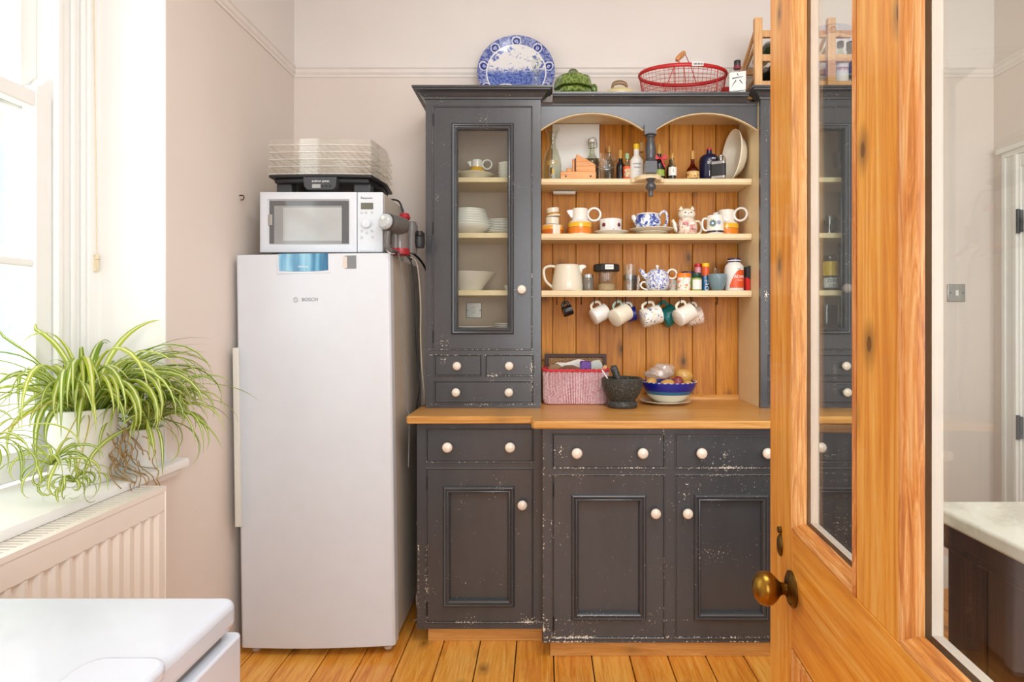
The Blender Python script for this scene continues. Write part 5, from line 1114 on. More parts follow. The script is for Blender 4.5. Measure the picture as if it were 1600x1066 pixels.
# woven pink basket
bkx, bky = X(897.5, 2.75) + .006, 2.795
bt = thing('woven_basket', 'pink and white woven basket full of packets on the worktop', 'basket', (bkx, bky, ZK))
n = N('pink_weave'); v = n.coord('Object'); sp = n.add('ShaderNodeSeparateXYZ', Vector=v)
wx = n.math('ADD', sp.outputs['X'], n.math('MULTIPLY', n.math('SUBTRACT', .15, sp.outputs['Z']), n.math('MULTIPLY', sp.outputs['X'], .9)))
MATS['pink_weave'] = n.bsdf(n.ramp(n.noise(v, 190, 2, .6), [(.34, (214, 150, 162)), (.5, (236, 200, 206)), (.62, (243, 228, 230))]), .8, bump=n.noise(v, 300, 2), bstr=.4)
def sup(a, b, n_=44, r=.04):
    q = rrect(-a, a, -b, b, r, 10); q = q + [q[0]]; L = [0]
    for u, w in zip(q[:-1], q[1:]): L.append(L[-1] + math.hypot(w[0] - u[0], w[1] - u[1]))
    out = []; j = 0
    for i in range(n_):
        t = L[-1] * i / n_
        while L[j + 1] < t: j += 1
        f = (t - L[j]) / max(1e-9, L[j + 1] - L[j]); out.append((q[j][0] + (q[j + 1][0] - q[j][0]) * f, q[j][1] + (q[j + 1][1] - q[j][1]) * f))
    return out
m = MB(); prof = [(.93, 0), (.99, .02), (1.0, .08), (1.02, .152), (.985, .152), (.965, .08), (.93, .01)]; nn = 44
for (s, z) in prof: m.v += [(p[0] * s, p[1] * s, z) for p in sup(.144, .074)]
m.f += [(i * nn + k, i * nn + (k + 1) % nn, (i + 1) * nn + (k + 1) % nn, (i + 1) * nn + k) for i in range(len(prof) - 1) for k in range(nn)] + [tuple(reversed(range(nn))), tuple(range(6 * nn, 7 * nn))]
obj('basket_wall', m, plain('weave_dark', (150, 70, 84), .85), bt, smooth=50)
# upright cords of the weave, each a strand
m0 = None; rim_pts = sup(.1445, .0745, 6000)
acc = []; dist = 0; last = rim_pts[0]; 
for p in rim_pts + [rim_pts[0]]:
    d = math.hypot(p[0] - last[0], p[1] - last[1]); dist += d; last = p
    if dist >= .0066: acc.append(p); dist = 0
for k_, p in enumerate(acc):
    if p[1] > .02 and abs(p[0]) < .14: continue
    lean = .012 * math.sin(p[0] * 20)
    pts = [(p[0] * .95 + lean, p[1] * .95, .003), (p[0] * 1.0 + lean * .6, p[1] * 1.0, .03), (p[0] * 1.01 + lean * .2, p[1] * 1.01, .09), (p[0] * 1.03, p[1] * 1.03, .15)]
    obj('strand', MB().tube(smooth_path(pts, 3), .0026, 6), 'pink_weave', bt, smooth=60)
rm = MB(); ro = sup(.148, .0775, 120)
for ph in (0, math.pi): rm.tube([(p[0], p[1] , .150) if False else (p[0] * (1 + .012 * math.cos(i * .9 + ph)), p[1] * (1 + .018 * math.cos(i * .9 + ph)), .152 + .0045 * math.sin(i * .9 + ph)) for i, p in enumerate(ro)], .0045, 6, True)
obj('braided_rim', rm, plain('rim_red', (214, 64, 74), .7), bt, smooth=60)
# packets standing in the basket
def packet(label, cat, dx, dy, poly, th, mat, rot=(0, 0, 0), name='food_packet'):
    o = tag(obj(name, MB().prism(poly, -th / 2, th / 2), mat, None, loc=(bkx + dx, bky + dy, ZK + .012), bevel=min(.004, th / 3), smooth=30), label, cat); o.rotation_euler = rot; return o
packet('crumpled white paper bag sticking out of the basket', 'bag', -.02, .03, [(-.07, 0), (.07, 0), (.075, .15), (.07, .178), (.04, .185), (-.02, .168), (-.06, .17), (-.08, .16)], .02, 'lab_white', (R(-6), 0, R(8)), 'paper_bag')
packet('brown paper packet in the front of the basket', 'packet', -.025, -.04, [(-.05, 0), (.05, 0), (.045, .15), (.01, .164), (-.02, .162), (-.05, .15)], .02, plain('kraft', (120, 84, 62), .7), (R(4), 0, R(-5)))
packet('purple-topped packet in the basket', 'packet', .045, -.035, [(-.022, 0), (.022, 0), (.024, .17), (.018, .18), (-.02, .182), (-.025, .172)], .03, 'purple', (0, 0, R(10)))
packet('clear and white pouch leaning at the end of the basket', 'pouch', .082, .03, [(-.03, 0), (.03, 0), (.036, .16), (.02, .185), (-.01, .178), (-.032, .16)], .018, plain('pouch_mint', (196, 204, 196), .3), (0, R(4), R(-4)))
packet('pale wooden spatula standing in the basket', 'spatula', .062, -.055, [(-.005, 0), (.005, 0), (.009, .175), (-.004, .18), (-.008, .17)], .005, 'pale_wood', (0, R(24), 0), 'spatula')
packet('bag of nuts at the end of the basket beside the cupboard', 'bag', -.09, -.032, [(-.035, 0), (.035, 0), (.033, .15), (.01, .168), (-.025, .164), (-.036, .15)], .024, plain('nut_brown', (150, 120, 86), .6), (0, 0, R(6)), 'nut_bag')
# rectangular woven tray leaning at the back
tr = thing('woven_tray', 'rectangular woven tray with a dark frame leaning behind the basket', 'tray', (X(900, 2.87), 2.8925, ZK)); tr.rotation_euler = (R(-2), 0, 0)
n = N('seagrass'); v = n.coord('Object'); zz = n.add('ShaderNodeSeparateXYZ', Vector=v).outputs['Z']
MATS['seagrass'] = n.bsdf(n.ramp(n.noise(v, 160, 3), [(.35, (110, 76, 48)), (.5, (160, 122, 84)), (.65, (190, 156, 116))]), .85, bump=n.noise(v, 200, 2), bstr=.4)
tw, thh = .146, .218
obj('frame', MB().frame(-tw, tw, 0, thh, 0, [(0, -.008), (0, .008), (.016, .008), (.018, .0), (.018, -.008)], True), plain('tray_frame', (74, 48, 42), .6), tr, smooth=30)
for i in range(22): obj('woven_row', MB().tube([(-tw + .016 + .02 * k, .004 - .0015 * ((k + i) % 2), .022 + i * .0086) for k in range(14)], .0046, 6), 'seagrass', tr, smooth=60)
# mortar and pestle
mo_ = thing('stone_mortar', 'rough dark granite mortar between the basket and the fruit bowl', 'mortar', spot(972, 2.648, ZK))
obj('bowl', vessel([(.062, 0), (.066, .004), (.065, .022), (.056, .030), (.068, .045), (.084, .075), (.090, .105), (.0905, .124)], .014, seg=36), 'granite', mo_, smooth=50)
ps = tag(obj('pestle', MB().lathe([(0, 0), (.014, .003), (.018, .015), (.016, .04), (.0145, .08), (.017, .115), (.016, .13), (.008, .138), (0, .139)], 20), 'granite', None, loc=(X(972, 2.648) + .012, 2.65, ZK + .052), smooth=60), 'dark granite pestle leaning in the mortar', 'pestle'); ps.rotation_euler = (R(-4), R(-22), 0)
st = tag(obj('wooden_stick', MB().tube([(0, 0, 0), (0, 0, .12)], .0032, 8), 'lab_white', None, loc=(X(956, 2.6) + .012, 2.62, ZK + .09)), 'short pale stick resting in the mortar', 'stick'); st.rotation_euler = (0, R(-32), 0); st.location = (X(962, 2.62) + .005, 2.62, ZK + .062)
# plate and blue bowl
fpx, fpy = X(1040, 2.77), 2.765
tag(obj('dinner_plate', MB().lathe([(0, 0), (.065, 0), (.07, .003), (.115, .014), (.116, .017), (.110, .016), (.07, .006), (0, .006)], 44), 'cream_ceramic', None, loc=(fpx - .004, fpy, ZK), smooth=50), 'cream plate with a thin rim under the blue bowl', 'plate')
bands('blue_bowl_glaze', [(0, (234, 228, 208)), (.30, (234, 228, 208)), (.42, (30, 110, 150)), (.58, (22, 34, 140)), (.95, (30, 40, 150))], .0, .095)
bb = thing('fruit_bowl', 'blue banded bowl of potatoes standing on a plate', 'bowl', (fpx + .012, fpy, ZK + .0066))
obj('bowl', vessel([(.05, 0), (.058, .003), (.085, .022), (.108, .048), (.122, .075), (.1255, .094)], .005, seg=44), 'blue_bowl_glaze', bb, smooth=50)
for i in range(30):
    a = 2 * math.pi * i / 30; obj('rim_dash', MB().box(-.006, .006, -.0035, .0035, 0, .0022).xf(Matrix.Translation((.1225 * math.cos(a), .1225 * math.sin(a), .0935)) @ Matrix.Rotation(a + math.pi / 2, 4, 'Z')), 'cream_ceramic', bb)
def lump(label, dx, dy, dz, r, sc, mat, rot, seed, name='potato', cat='potato'):
    random.seed(seed); m = MB().sphere((0, 0, 0), r, 20, 14, sc); ph = [random.uniform(0, 6.28) for _ in range(4)]
    m.v = [tuple(Vector(p) * (1 + .05 * math.sin(p[0] * 90 + ph[0]) + .04 * math.sin(p[2] * 110 + ph[1]) + .04 * math.sin(p[1] * 80 + ph[2]))) for p in m.v]
    o = tag(obj(name, m, mat, None, loc=(fpx + dx, fpy + dy, ZK + dz), smooth=80), label, cat); o.rotation_euler = rot; return o
lump('big golden potato topmost in the blue bowl', .085, .01, .122, .036, (1.25, .95, .95), 'potato', (0, R(20), R(20)), 1)
lump('golden potato half sunk at the front of the blue bowl', -.002, -.054, .090, .028, (1.2, 1, .85), 'potato', (0, 0, R(15)), 2)
lump('dark red potato in the blue bowl', .045, -.046, .100, .0265, (1, .95, 1.0), 'red_potato', (0, 0, 0), 3)
lump('pale yellow potato by the rim nearest the mortar', -.072, -.03, .096, .024, (1.2, .9, .9), 'potato', (0, R(-10), R(40)), 4)
lump('small potato between the red potato and the rim', .088, -.05, .090, .024, (1.2, .9, .8), 'potato', (0, 0, R(-30)), 5)
lump('brown potato deep in the middle of the blue bowl', .0, .02, .062, .038, (1.3, 1.1, .9), plain('potato_dark', (168, 120, 66), .6), (0, 0, R(70)), 6)
random.seed(9); m = MB().sphere((0, 0, 0), .055, 26, 18, (1.25, .9, .62))
m.v = [tuple(Vector(p) * (1 + .16 * math.sin(p[0] * 75 + p[2] * 60) * math.cos(p[1] * 70 + p[0] * 30) + .06 * math.sin(p[2] * 210 + p[0] * 90))) for p in m.v]
pb = tag(obj('plastic_bag', m, 'film_plastic', None, loc=(fpx - .022, fpy + .014, ZK + .142), smooth=25), 'crumpled clear plastic bag on the potatoes', 'bag'); pb.rotation_euler = (0, R(-10), R(12))

# ================================================================== ON TOP OF THE DRESSER
ZT1, ZTC = 2.2945, 2.2795
n = N('willow_plate'); v = n.coord('Object');  s_ = n.add('ShaderNodeSeparateXYZ', Vector=v)
rad_ = n.math('SQRT', n.math('ADD', n.math('MULTIPLY', s_.outputs['X'], s_.outputs['X']), n.math('MULTIPLY', s_.outputs['Z'], s_.outputs['Z'])))
nz = n.noise(v, 38, 4, .65, .8); nf = n.noise(n.coord('Object', (1, 1, 1.6)), 75, 4, .7)
scen = n.mix(n.ramp(nf, [(.44, (0, 0, 0, 1)), (.5, (1, 1, 1, 1))]), (66, 92, 172), (222, 224, 230))
low = n.ramp(n.math('ADD', s_.outputs['Z'], n.math('MULTIPLY', nz, .12)), [(.06, (1, 1, 1, 1)), (.085, (0, 0, 0, 1))])
scen = n.mix(low, n.mix(n.ramp(nz, [(.56, (0, 0, 0, 1)), (.6, (1, 1, 1, 1))]), (234, 232, 232), (90, 114, 186)), n.mix(n.ramp(nf, [(.45, (0, 0, 0, 1)), (.52, (1, 1, 1, 1))]), (44, 66, 156), (110, 134, 200)))
ang = n.math('ARCTAN2', s_.outputs['X'], s_.outputs['Z']); NR = 9
fr_ = n.math('SUBTRACT', n.math('FRACT', n.math('ADD', n.math('MULTIPLY', ang, NR / (2 * math.pi)), NR + .5)), .5)
du = n.math('MULTIPLY', fr_, 2 * math.pi / NR * .156); dr_ = n.math('SUBTRACT', rad_, .156)
dd = n.math('SQRT', n.math('ADD', n.math('MULTIPLY', du, du), n.math('MULTIPLY', dr_, dr_)))
dd = n.math('ADD', dd, n.math('MULTIPLY', n.math('SUBTRACT', n.noise(v, 90, 2), .5), .012))
ros = n.ramp(n.math('MULTIPLY', dd, 20.0), [(.05, (130, 150, 206)), (.10, (206, 212, 232)), (.15, (36, 50, 134)), (.30, (30, 44, 126)), (.34, (206, 210, 228)), (.44, (200, 206, 226)), (.48, (48, 66, 152))], 'CONSTANT')
out_ = n.mix(n.ramp(nf, [(.47, (0, 0, 0, 1)), (.52, (1, 1, 1, 1))]), (52, 74, 158), (150, 160, 200))
bord = n.mix(n.ramp(n.math('MULTIPLY', dd, 20.0), [(.52, (0, 0, 0, 1)), (.56, (1, 1, 1, 1))]), ros, out_)
rim_m = n.ramp(n.math('DIVIDE', rad_, .2), [(.70, (0, 0, 0, 1)), (.71, (1, 1, 1, 1))])
ring_m = n.ramp(n.math('DIVIDE', rad_, .2), [(.685, (0, 0, 0, 1)), (.69, (1, 1, 1, 1)), (.715, (1, 1, 1, 1)), (.72, (0, 0, 0, 1))])
MATS['willow_plate'] = n.bsdf(n.mix(ring_m, n.mix(rim_m, scen, bord), (232, 232, 236)), .2, coat=.4)
pr_ = .182; pz = Z(126, 2.87)
plt = thing('charger_plate', 'large blue and white patterned plate standing on the cupboard against the wall', 'plate', (X(806, 2.85), 2.858, ZT1))
pd = MB().lathe([(0, -.012), (.11, -.012), (.125, -.006), (pr_, .012), (pr_ + .002, .010), (pr_ + .002, .006), (.125, -.016), (.07, -.022), (0, -.022)], 56, (0, 0, pr_ + .004), '-Y')
pd.xf(Matrix.Translation((0, 0, -(pr_ + .004))))
po_ = obj('plate', pd, 'willow_plate', plt, smooth=60); po_.location = (0, 0, pr_ + .004)
plt.rotation_euler = (R(-9), 0, 0)
dc = thing('decanter', 'clear glass decanter with a ball stopper in front of the blue plate', 'decanter', spot(838, 2.76, ZT1))
obj('body', vessel([(.04, 0), (.043, .004), (.040, .03), (.026, .06), (.0185, .08), (.0185, .126), (.025, .128), (.026, .134), (.02, .138)], .003), 'clear_glass', dc, smooth=50)
obj('stopper', MB().lathe([(.009, .125), (.010, .142), (.017, .15), (.0225, .166), (.0215, .18), (.014, .193), (0, .197)], 18), 'bottle_glass', dc, smooth=50)
jb = thing('blue_jug', 'small blue and white jug in front of the patterned plate', 'jug', spot(791, 2.78, ZT1))
obj('body', vessel([(.034, 0), (.04, .006), (.044, .03), (.040, .055), (.041, .066)], .003), 'blue_white', jb, smooth=50)
jug_handle(jb, [(-.036, 0, .06), (-.056, 0, .062), (-.058, 0, .04), (-.054, 0, .02), (-.038, 0, .016)], .005, 'white_ceramic'); obj('rim', MB().lathe([(.038, .066), (.0425, .066), (.0425, .07), (.038, .07)], 26), 'white_ceramic', jb)
# cabbage tureen
tcx = thing('cabbage_tureen', 'green leaf-textured cabbage tureen with a stalk handle', 'tureen', spot(896, 2.76, ZTC))
n = N('cabbage'); v = n.coord('Object'); ve = n.add('ShaderNodeTexVoronoi', {'feature': 'DISTANCE_TO_EDGE'}, Vector=v, Scale=60.0).outputs['Distance']
MATS['cabbage'] = n.bsdf(n.mix(n.noise(v, 12, 3), n.ramp(ve, [(.03, (176, 192, 110)), (.09, (86, 118, 40)), (.3, (50, 82, 26))]), (96, 118, 44)), .2, bump=ve, bstr=-.6, bdist=.004, coat=.5)
def cab(z0, z1, R0, R1):
    m = MB(); nS = 48; prf = [(0, z0), (R0, z0), (R1, z0 + (z1 - z0) * .45), (R1 * .93, z0 + (z1 - z0) * .75), (R1 * .6, z1 - .003), (0, z1)]
    m.lathe(prf, nS); m.v = [(p[0] * (1 + .035 * math.sin(8 * math.atan2(p[1], p[0]))), p[1] * (1 + .035 * math.sin(8 * math.atan2(p[1], p[0]))), p[2]) for p in m.v]; return m
obj('bowl', cab(0, .05, .06, .098), 'cabbage', tcx, smooth=60); ld = obj('lid', cab(.046, .092, .094, .09), 'cabbage', tcx, smooth=60)
obj('stalk', MB().tube(smooth_path([(-.024, 0, .088), (-.012, -.004, .104), (.01, 0, .104), (.022, .006, .094), (.024, .004, .086)], 5), .0095, 10), plain('stalk_green', (104, 110, 70), .3), ld, smooth=60)
tcx.scale = (.93, .93, 1.4)
obj('leaf_handle', MB().sphere((.1, 0, .05), .02, 14, 10, (.9, .8, .8)), 'cabbage', tcx, smooth=60)
# lidded dish
lt = thing('casserole_lid', 'low cream lidded dish with a brown loop handle on the dresser top', 'dish', spot(968, 2.78, ZTC))
obj('dish', solid([(.06, 0), (.068, .006), (.075, .02), (.075, .024)]), 'cream_ceramic', lt, smooth=40); obj('lid', MB().lathe([(.077, .024), (.077, .028), (.05, .040), (.02, .046), (0, .047)], 32), 'lab_cream', lt, smooth=50)
obj('handle', MB().tube(smooth_path([(-.032, 0, .042), (-.03, 0, .056), (-.012, 0, .062), (.012, 0, .062), (.03, 0, .056), (.032, 0, .042)], 5), .006, 10), plain('brown_glaze', (136, 104, 66), .3), lt, smooth=60)
lt.scale = (1, 1, 1.7)
# red wire basket
wbk = thing('wire_basket', 'red wire basket with a wooden-gripped handle tipped on the dresser top', 'basket', (X(1067, 2.77), 2.775, ZTC + .004))
a_, b_, hh = .198, .118, .135
def el(t, s, z): return (a_ * s * math.cos(t), b_ * s * math.sin(t), z)
obj('rim', MB().tube([el(2 * math.pi * i / 64, 1, hh) for i in range(64)], .0058, 8, True, flat=1.6), 'red_enamel', wbk, smooth=60)
obj('base_ring', MB().tube([el(2 * math.pi * i / 64, .78, .004) for i in range(64)], .004, 8, True), 'red_enamel', wbk, smooth=60)
wm = MB()
for i in range(56):
    t = 2 * math.pi * i / 56; wm.tube([el(t, .78, .004), el(t, .93, .05), el(t, 1, hh)], .0009, 4)
for j in range(1, 8):
    z = hh * j / 8; s = .78 + .22 * (z / hh) ** .8; wm.tube([el(2 * math.pi * i / 48, s, z) for i in range(48)], .0009, 4, True)
for j in range(-9, 10):
    q = j / 10 * .78; yl = b_ * math.sqrt(max(0, .78 ** 2 - q * q)); wm.tube([(a_ * q, -yl, .004), (a_ * q, yl, .004)], .0009, 4)
for j in range(-5, 6):
    q = j / 6 * .78; xl = a_ * math.sqrt(max(0, .78 ** 2 - q * q)); wm.tube([(-xl, b_ * q, .004), (xl, b_ * q, .004)], .0009, 4)
wmo = obj('wire_mesh', wm, 'red_enamel', wbk, smooth=60); wmo['kind'] = 'stuff'
hw = MB().tube(smooth_path([(.0, -b_, hh), (-.01, -b_ * .7, hh + .04), (-.02, -b_ * .25, hh + .068), (.0, .0, hh + .085)], 6), .0022, 6).tube(smooth_path([(.01, b_ * .4, hh + .085), (.04, b_ * .8, hh + .05), (.07, b_, hh)], 6), .0022, 6)
obj('handle_wire', MB().tube([(-.03, -b_ * .98, hh), (-.045, -.075, hh + .04), (-.035, -.06, hh + .045)], .002, 6).tube([(.01, .005, hh + .105), (.05, .05, hh + .06), (.09, b_ * .88, hh)], .002, 6).tube([(-.035, -.06, hh + .045), (.01, .005, hh + .105)], .002, 6), 'red_enamel', wbk)
obj('wooden_grip', MB().tube([(-.042, -.068, hh + .038), (-.034, -.056, hh + .052), (-.012, -.026, hh + .08), (.004, -.003, hh + .1), (.01, .004, hh + .106)], [.006, .0115, .013, .011, .006], 14), 'toy_wood', wbk, smooth=60)
for (x0, x1) in ((-.06, -.05), (-.06, -.11), (-.02, .0), (.13, .13)): obj('stay_wire', MB().tube([(x0, -b_ * .93, hh), (x1, -b_ * .7, .004)], .0018, 6), 'red_enamel', wbk)
obj('price_tag', MB().box(.012, .062, -b_ * 1.0 - .0085, -b_ * 1.0 - .0065, hh - .009, hh + .009), 'lab_white', wbk)
for i in range(9): obj('barcode_line', MB().box(.017 + i * .0046, .0186 + i * .0046 + .001 * (i % 3), -b_ - .0091, -b_ - .0085, hh - .005, hh + .004), 'ink_black', wbk)
wbk.rotation_euler = (R(0), R(0), 0); wbk.location.z = ZTC + .002
# square gin bottle
gn = thing('square_gin_bottle', 'square clear gin bottle with a white label beside the wine rack', 'bottle', spot(1152, 2.665, ZTC)); gn.rotation_euler = (0, 0, R(-16)); gn.scale = (1, 1, 1.12)
obj('body', MB().prism([(-.037, 0), (.037, 0), (.037, .088), (.03, .098), (.014, .106), (.0125, .118), (-.0125, .118), (-.014, .106), (-.03, .098), (-.037, .088)], -.034, .034), 'clear_glass', gn, bevel=.003)
obj('liquid', MB().box(-.033, .033, -.03, .03, .004, .03), 'clear_glass', gn)
obj('cap', MB().lathe([(.0135, .118), (.0145, .12), (.0145, .138), (.012, .14), (0, .14)], 20), 'black_plastic', gn, smooth=40); obj('neck', solid([(.0155, .107), (.0155, .118)]), plain('neck_red', (140, 40, 60), .3), gn)
obj('paper_label', MB().box(-.034, .034, -.0362, -.0345, .012, .084), 'lab_white', gn)
bs_ = MB()
for (x0, z0, x1, z1) in ((-.002, .078, .004, .069), (-.022, .060, .024, .064), (-.006, .052, -.024, .030), (.008, .052, .022, .036)):
    d = Vector((x1 - x0, z1 - z0)); d.normalize(); q = Vector((-d.y, d.x)) * .0022; bs_.prism([(x0 - q.x, z0 - q.y), (x1 - q.x * .4, z1 - q.y * .4), (x1 + q.x * .4, z1 + q.y * .4), (x0 + q.x, z0 + q.y)], -.0369, -.0362)
obj('brush_character', bs_, 'ink_black', gn)
tag(obj('green_bottle', solid([(.02, 0), (.022, .004), (.022, .07), (.010, .09), (.009, .115)]), 'stalk_green', None, loc=spot(1117, 2.915, ZTC), smooth=40), 'green-topped small bottle behind the red wire basket', 'bottle')
tag(obj('red_jar', solid([(.024, 0), (.026, .004), (.026, .1), (.02, .118)]), 'cap_red', None, loc=spot(1134, 2.88, ZTC), smooth=40), 'red jar behind the square gin bottle', 'jar')
# wine rack
wr = thing('wine_rack', 'pale wooden wine rack leaning back on the dresser top', 'wine rack', (.98, 2.70, ZT1))
yf, yb = 2.66, 2.86; P_ = .026
xs = [X(1185.5, yf), X(1300, yf)]
for xq in xs:
    obj('front_post', MB().box(xq - .017, xq + .017, yf, yf + .024, ZT1, Z(27, yf)), 'pale_wood', wr, world=True, bevel=.002)
    obj('rear_post', MB().box(xq - .017 - .0, xq + .017, yb, yb + .024, ZT1 - (.0 if xq > .95 else .0), Z(78, yf)), 'pale_wood', wr, world=True, bevel=.002)
for zq in (Z(128, yf), Z(86, yf), Z(48, yf)): obj('front_rail', MB().box(xs[0] + .0, xs[1] + .1, yf + .024, yf + .044, zq - .015, zq + .015), 'pale_wood', wr, world=True, bevel=.002)
for zq in (Z(128, yf), Z(86, yf)): obj('rear_rail', MB().box(xs[0], xs[1] + .1, yb - .02, yb, zq - .012, zq + .012), 'pale_wood', wr, world=True, bevel=.002)
for xq in xs:
    for (za_, zb_) in ((Z(42, yf), Z(82, yf)), (Z(66, yf), Z(92, yf)), (Z(118, yf), Z(132, yf))):
        obj('side_rod', MB().tube([(xq - .006, yf + .02, za_), (xq - .04 if False else xq - .006, yb + .004, zb_)], .008, 10), 'pale_wood', wr, world=True, smooth=60)
def wine(label, c, d, mat, L=.28, r=.037, capm='ink_black'):
    t = thing('wine_bottle', label, 'bottle', c); d = Vector(d).normalized(); t.rotation_euler = Vector((0, 0, 1)).rotation_difference(d).to_euler()
    obj('body', solid([(r * .9, 0), (r, .005), (r, L * .6), (r * .8, L * .68), (.015, L * .78), (.0135, L * .96)]), mat, t, smooth=50); obj('capsule', solid([(.0145, L * .8), (.0145, L), (.012, L + .002)]), capm, t, smooth=50)
    obj('paper_label', MB().patch(r + .0005, L * .15, L * .5, -2.8, 2.8), 'lab_cream', t); return t
plain('wine_dark', (22, 24, 22), .12, coat=.6); plain('wine_green', (40, 66, 40), .12, coat=.6)
wine('dark wine bottle lying low in the wine rack beside the end post', (xs[0] + .06, 2.88, Z(112, 2.7)), (.0, -1, .0), 'wine_dark', .24, .034)
wine('silver-topped wine bottle lying high in the wine rack', (xs[0] + .072, 2.86, 2.513), (0, -1, 0), 'wine_green', .24, .034, capm='steel')
wine('wine bottle with a red capsule lying in the far end of the wine rack', (xs[0] + .22, 2.88, Z(112, 2.7)), (0, -1, 0), 'wine_dark', .24, .034, capm='cap_red')
wine('green wine bottle lying in the middle of the wine rack', (xs[0] + .2, 2.86, 2.513), (0, -1, 0), 'wine_green', .24, .034)
wine('dark wine bottle tipped against the post of the wine rack', (.895, 2.885, ZTC + .034), (0, -1, .35), 'wine_dark', .17, .028)
pmb = thing('cordial_bottle', 'clear bottle with a pale label lettered in pink, standing by the wine rack', 'bottle', (X(1313, 2.74), 2.74, ZT1))
obj('body', vessel([(.03, 0), (.033, .004), (.033, .17), (.024, .19), (.013, .21), (.013, .24)], .003), 'bottle_glass', pmb, smooth=50); obj('cap', solid([(.0145, .235), (.0145, .258)]), 'black_plastic', pmb)
obj('paper_label', MB().patch(.0335, .01, .165, -1.5, 1.5), 'lab_white', pmb); obj('lettering', text_mb("PIMM'S", .022, r=.0345, z=.125), plain('ink_pink', (176, 50, 90), .5), pmb, smooth=None)
for i, (px, lab_) in enumerate(((1328, 'tall dark bottle standing beyond the wine rack'),)): bottle('dark_bottle', lab_, px, 2.78, ZT1, [(.034, 0), (.037, .004), (.037, .15), (.03, .17), (.014, .2), (.014, .26)], 'wine_dark', ([(.0155, .24), (.0155, .275)], 'ink_black'))

# ================================================================== SPIDER PLANTS ON THE SILL
n = N('spider_leaf'); uv = n.add('ShaderNodeTexCoord').outputs['UV']; u_ = n.add('ShaderNodeSeparateXYZ', Vector=uv)
rnd = n.add('ShaderNodeObjectInfo').outputs['Random']
edge = n.mix(rnd, (116, 150, 34), (172, 188, 52))
col = n.mix(n.ramp(u_.outputs['X'], [(.30, (0, 0, 0, 1)), (.38, (1, 1, 1, 1)), (.62, (1, 1, 1, 1)), (.70, (0, 0, 0, 1))]), edge, (226, 230, 170))
b = n.add('ShaderNodeBsdfPrincipled', Roughness=.4); n.set(b.inputs['Base Color'], col)
trn = n.add('ShaderNodeBsdfTranslucent', Color=col); mx = n.add('ShaderNodeMixShader', Fac=.35, i1=b.outputs[0], i2=trn.outputs[0]); n.t.links.new(mx.outputs[0], n.out.inputs[0]); MATS['spider_leaf'] = n.m
plain('dry_root', (158, 124, 76), .8); plain('stolon', (196, 180, 96), .6)
XWL = XW + .012                                                     # keep foliage off the glass
def leaf(parent, base, az, el0, L, w, droop, twist=0.0, curl=0.0, segs=12, mat='spider_leaf', name='leaf', lim=True):
    m = MB(); p = Vector(base); a = az; e = el0; st_ = L / segs; m.uv = []
    for i in range(segs + 1):
        t = i / segs; wd = w * (.55 + .9 * t if t < .3 else (.82 + .18 * math.sin(math.pi * min(1, (t - .3) / .4)) if t < .5 else 1.0) * (1 - max(0, (t - .5) / .5) ** 1.6)) * .5
        wd = max(wd, .0004)
        d = Vector((math.cos(e) * math.cos(a), math.cos(e) * math.sin(a), math.sin(e))); side = Vector((-math.sin(a), math.cos(a), 0)); nrm = side.cross(d)
        tw = twist * t; sd = side * math.cos(tw) + nrm * math.sin(tw); nr = d.cross(sd)
        for k_, (q, h_) in enumerate(((-1, .25), (-.4, 0), (.4, 0), (1, .25))):
            m.v.append(tuple(p + sd * (wd * q) - nr * (wd * h_))); m.uv.append(((q + 1) / 2, t))
        if i < segs:
            p = p + d * st_; e -= droop * (st_ / L) * (.4 + 1.3 * t); a += curl * st_ / L
            if lim:
                if p.x < XWL: p.x = XWL
                if p.z < SILL + .004 and p.x < XL + .05: p.z = SILL + .004
                if p.x < XL + .06 and p.y > WY1 - .012: p.y = WY1 - .012
    for i in range(segs):
        for k_ in range(3): m.f.append((i * 4 + k_, i * 4 + k_ + 1, i * 4 + k_ + 5, i * 4 + k_ + 4))
    off = OFF[parent.name]; m.v = [tuple(Vector(v_) - off) for v_ in m.v]
    return obj(name, m, mat, parent, smooth=80)
def pot(parent, c, r0, r1, h):
    obj('pot', vessel([(r0 * .95, 0), (r0, .004), (r1, h - .012), (r1 * 1.0, h)], .006, seg=40), 'pot_white', parent, smooth=50)
    obj('soil', MB().lathe([(0, h - .03), (r1 - .007, h - .03), (r1 - .007, h - .025), (0, h - .02)], 28), 'soil', parent)
random.seed(4)
pc = Vector((-1.300, 1.715, SILL + .0006))
sp1 = thing('spider_plant', 'big variegated spider plant in a tall white pot on the window sill', 'plant', pc); pot(sp1, pc, .072, .083, .205)
top = pc + Vector((0, 0, .19))
for i in range(80):
    az = random.uniform(-math.pi, math.pi)
    # lean into the room and along the sill
    bx_ = Vector((math.cos(az) * .55 + .45 * random.random(), math.sin(az)))
    az = math.atan2(bx_.y, bx_.x); r0 = random.uniform(0, .035)
    leaf(sp1, top + Vector((r0 * math.cos(az), r0 * math.sin(az), random.uniform(-.01, .02))), az, R(random.uniform(35, 82)), random.uniform(.22, .42), random.uniform(.010, .018), R(random.uniform(90, 190)), random.uniform(-.8, .8), random.uniform(-.5, .5))
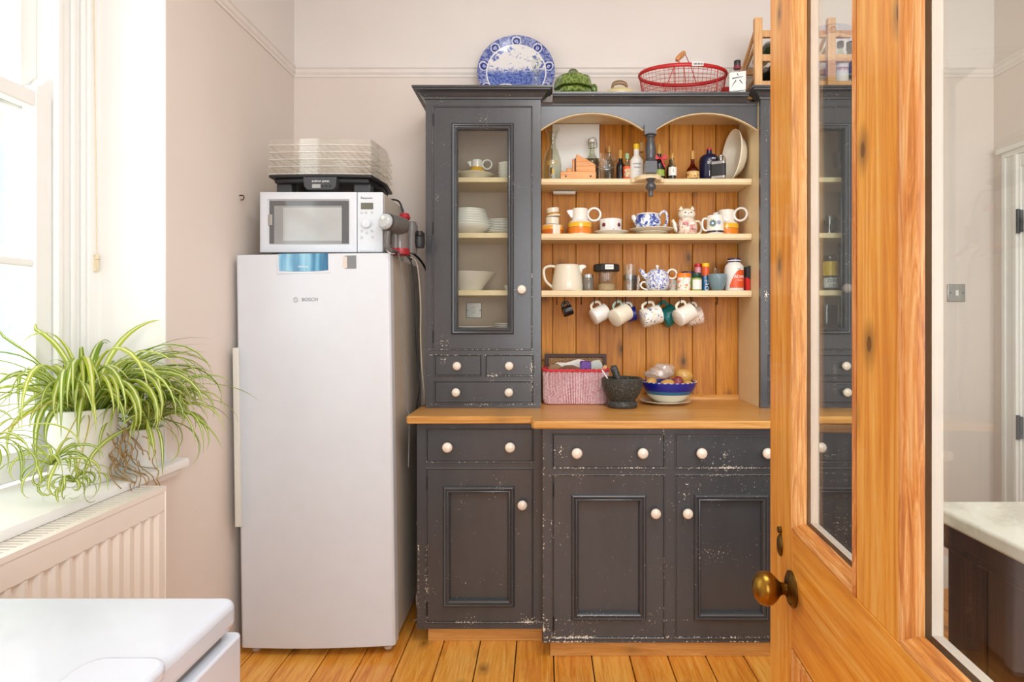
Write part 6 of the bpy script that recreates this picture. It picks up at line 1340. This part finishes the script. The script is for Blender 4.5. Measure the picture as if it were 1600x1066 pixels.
# a spray combed towards the back of the sill and into the room
for i in range(40):
    az = R(random.uniform(20, 75)); leaf(sp1, top + Vector((random.uniform(-.02, .05), random.uniform(-.03, .05), random.uniform(.0, .05))), az, R(random.uniform(25, 60)), random.uniform(.24, .40), random.uniform(.008, .014), R(random.uniform(60, 130)), random.uniform(-.5, .5), random.uniform(-.4, .3))
for i in range(34):
    az = R(random.uniform(-120, 35)); leaf(sp1, top + Vector((.05 * math.cos(az), .05 * math.sin(az), random.uniform(.0, .03))), az, R(random.uniform(45, 75)), random.uniform(.30, .46), random.uniform(.013, .021), R(random.uniform(150, 215)), random.uniform(-.8, .8), random.uniform(-.4, .4))
# runners with plantlets hanging on the room side
def plantlet(parent, a, b, nl, Lr, curl, droop, wr_=(.006, .010)):
    a, b = Vector(a), Vector(b); mid = (a + b) / 2 + Vector((.02, .01, .06)); off = OFF[parent.name]
    obj('runner', MB().tube([p - off for p in smooth_path([a, mid, b], 8)], .0016, 6), 'stolon', parent, smooth=60)
    for i in range(nl):
        az = random.uniform(-math.pi, math.pi); leaf(parent, b, az, R(random.uniform(-10, 75)), random.uniform(*Lr), random.uniform(*wr_), R(random.uniform(*droop)), random.uniform(-2, 2), random.uniform(-curl, curl))
plantlet(sp1, top, (-1.19, 1.47, .95), 30, (.09, .19), 2.5, (120, 300))
plantlet(sp1, top, (-1.22, 1.33, 1.03), 30, (.12, .24), 1.5, (100, 220))
plantlet(sp1, top, (-1.16, 1.50, .90), 22, (.06, .15), 3.0, (150, 330))
pc2 = Vector((-1.245, 1.885, SILL + .0006))
sp2 = thing('spider_plant', 'smaller spider plant in a white pot by the reveal, dry roots trailing over the sill', 'plant', pc2); pot(sp2, pc2, .05, .058, .12)
top2 = pc2 + Vector((0, 0, .11))
for i in range(78):
    az = R(random.uniform(-130, 60)); r0 = random.uniform(0, .03)
    leaf(sp2, top2 + Vector((r0 * math.cos(az), r0 * math.sin(az), random.uniform(0, .05))), az, R(random.uniform(30, 80)), random.uniform(.18, .34), random.uniform(.008, .015), R(random.uniform(90, 190)), random.uniform(-1, 1), random.uniform(-.6, .6))
plantlet(sp2, top2, (-1.125, 1.83, 1.06), 34, (.08, .17), 3.0, (120, 320))
plantlet(sp2, top2, (-1.16, 1.78, 1.0), 20, (.14, .26), 1.0, (90, 170), (.008, .013))
leaf(sp2, (-1.12, 1.84, 1.10), R(35), R(5), .26, .012, R(60), .3, 0)
leaf(sp2, (-1.14, 1.80, 1.06), R(10), R(-20), .24, .012, R(60), -.3, 0)
for i in range(26):
    b0 = Vector((-1.225 + random.uniform(-.02, .05), 1.74 + random.uniform(-.05, .09), random.uniform(.87, 1.04))); b0.x = max(b0.x, XL + .058 if b0.z < .87 else b0.x)
    pts = [b0]
    for j in range(6): pts.append(pts[-1] + Vector((random.uniform(-.008, .016), random.uniform(-.014, .014), -random.uniform(.008, .03))))
    pts = [Vector((max(p.x, XL + .052), p.y, p.z)) if p.z < SILL + .01 else p for p in pts]
    obj('dry_root', MB().tube([p - OFF[sp2.name] for p in smooth_path(pts, 3)], .0014, 5), 'dry_root', sp2, smooth=60)
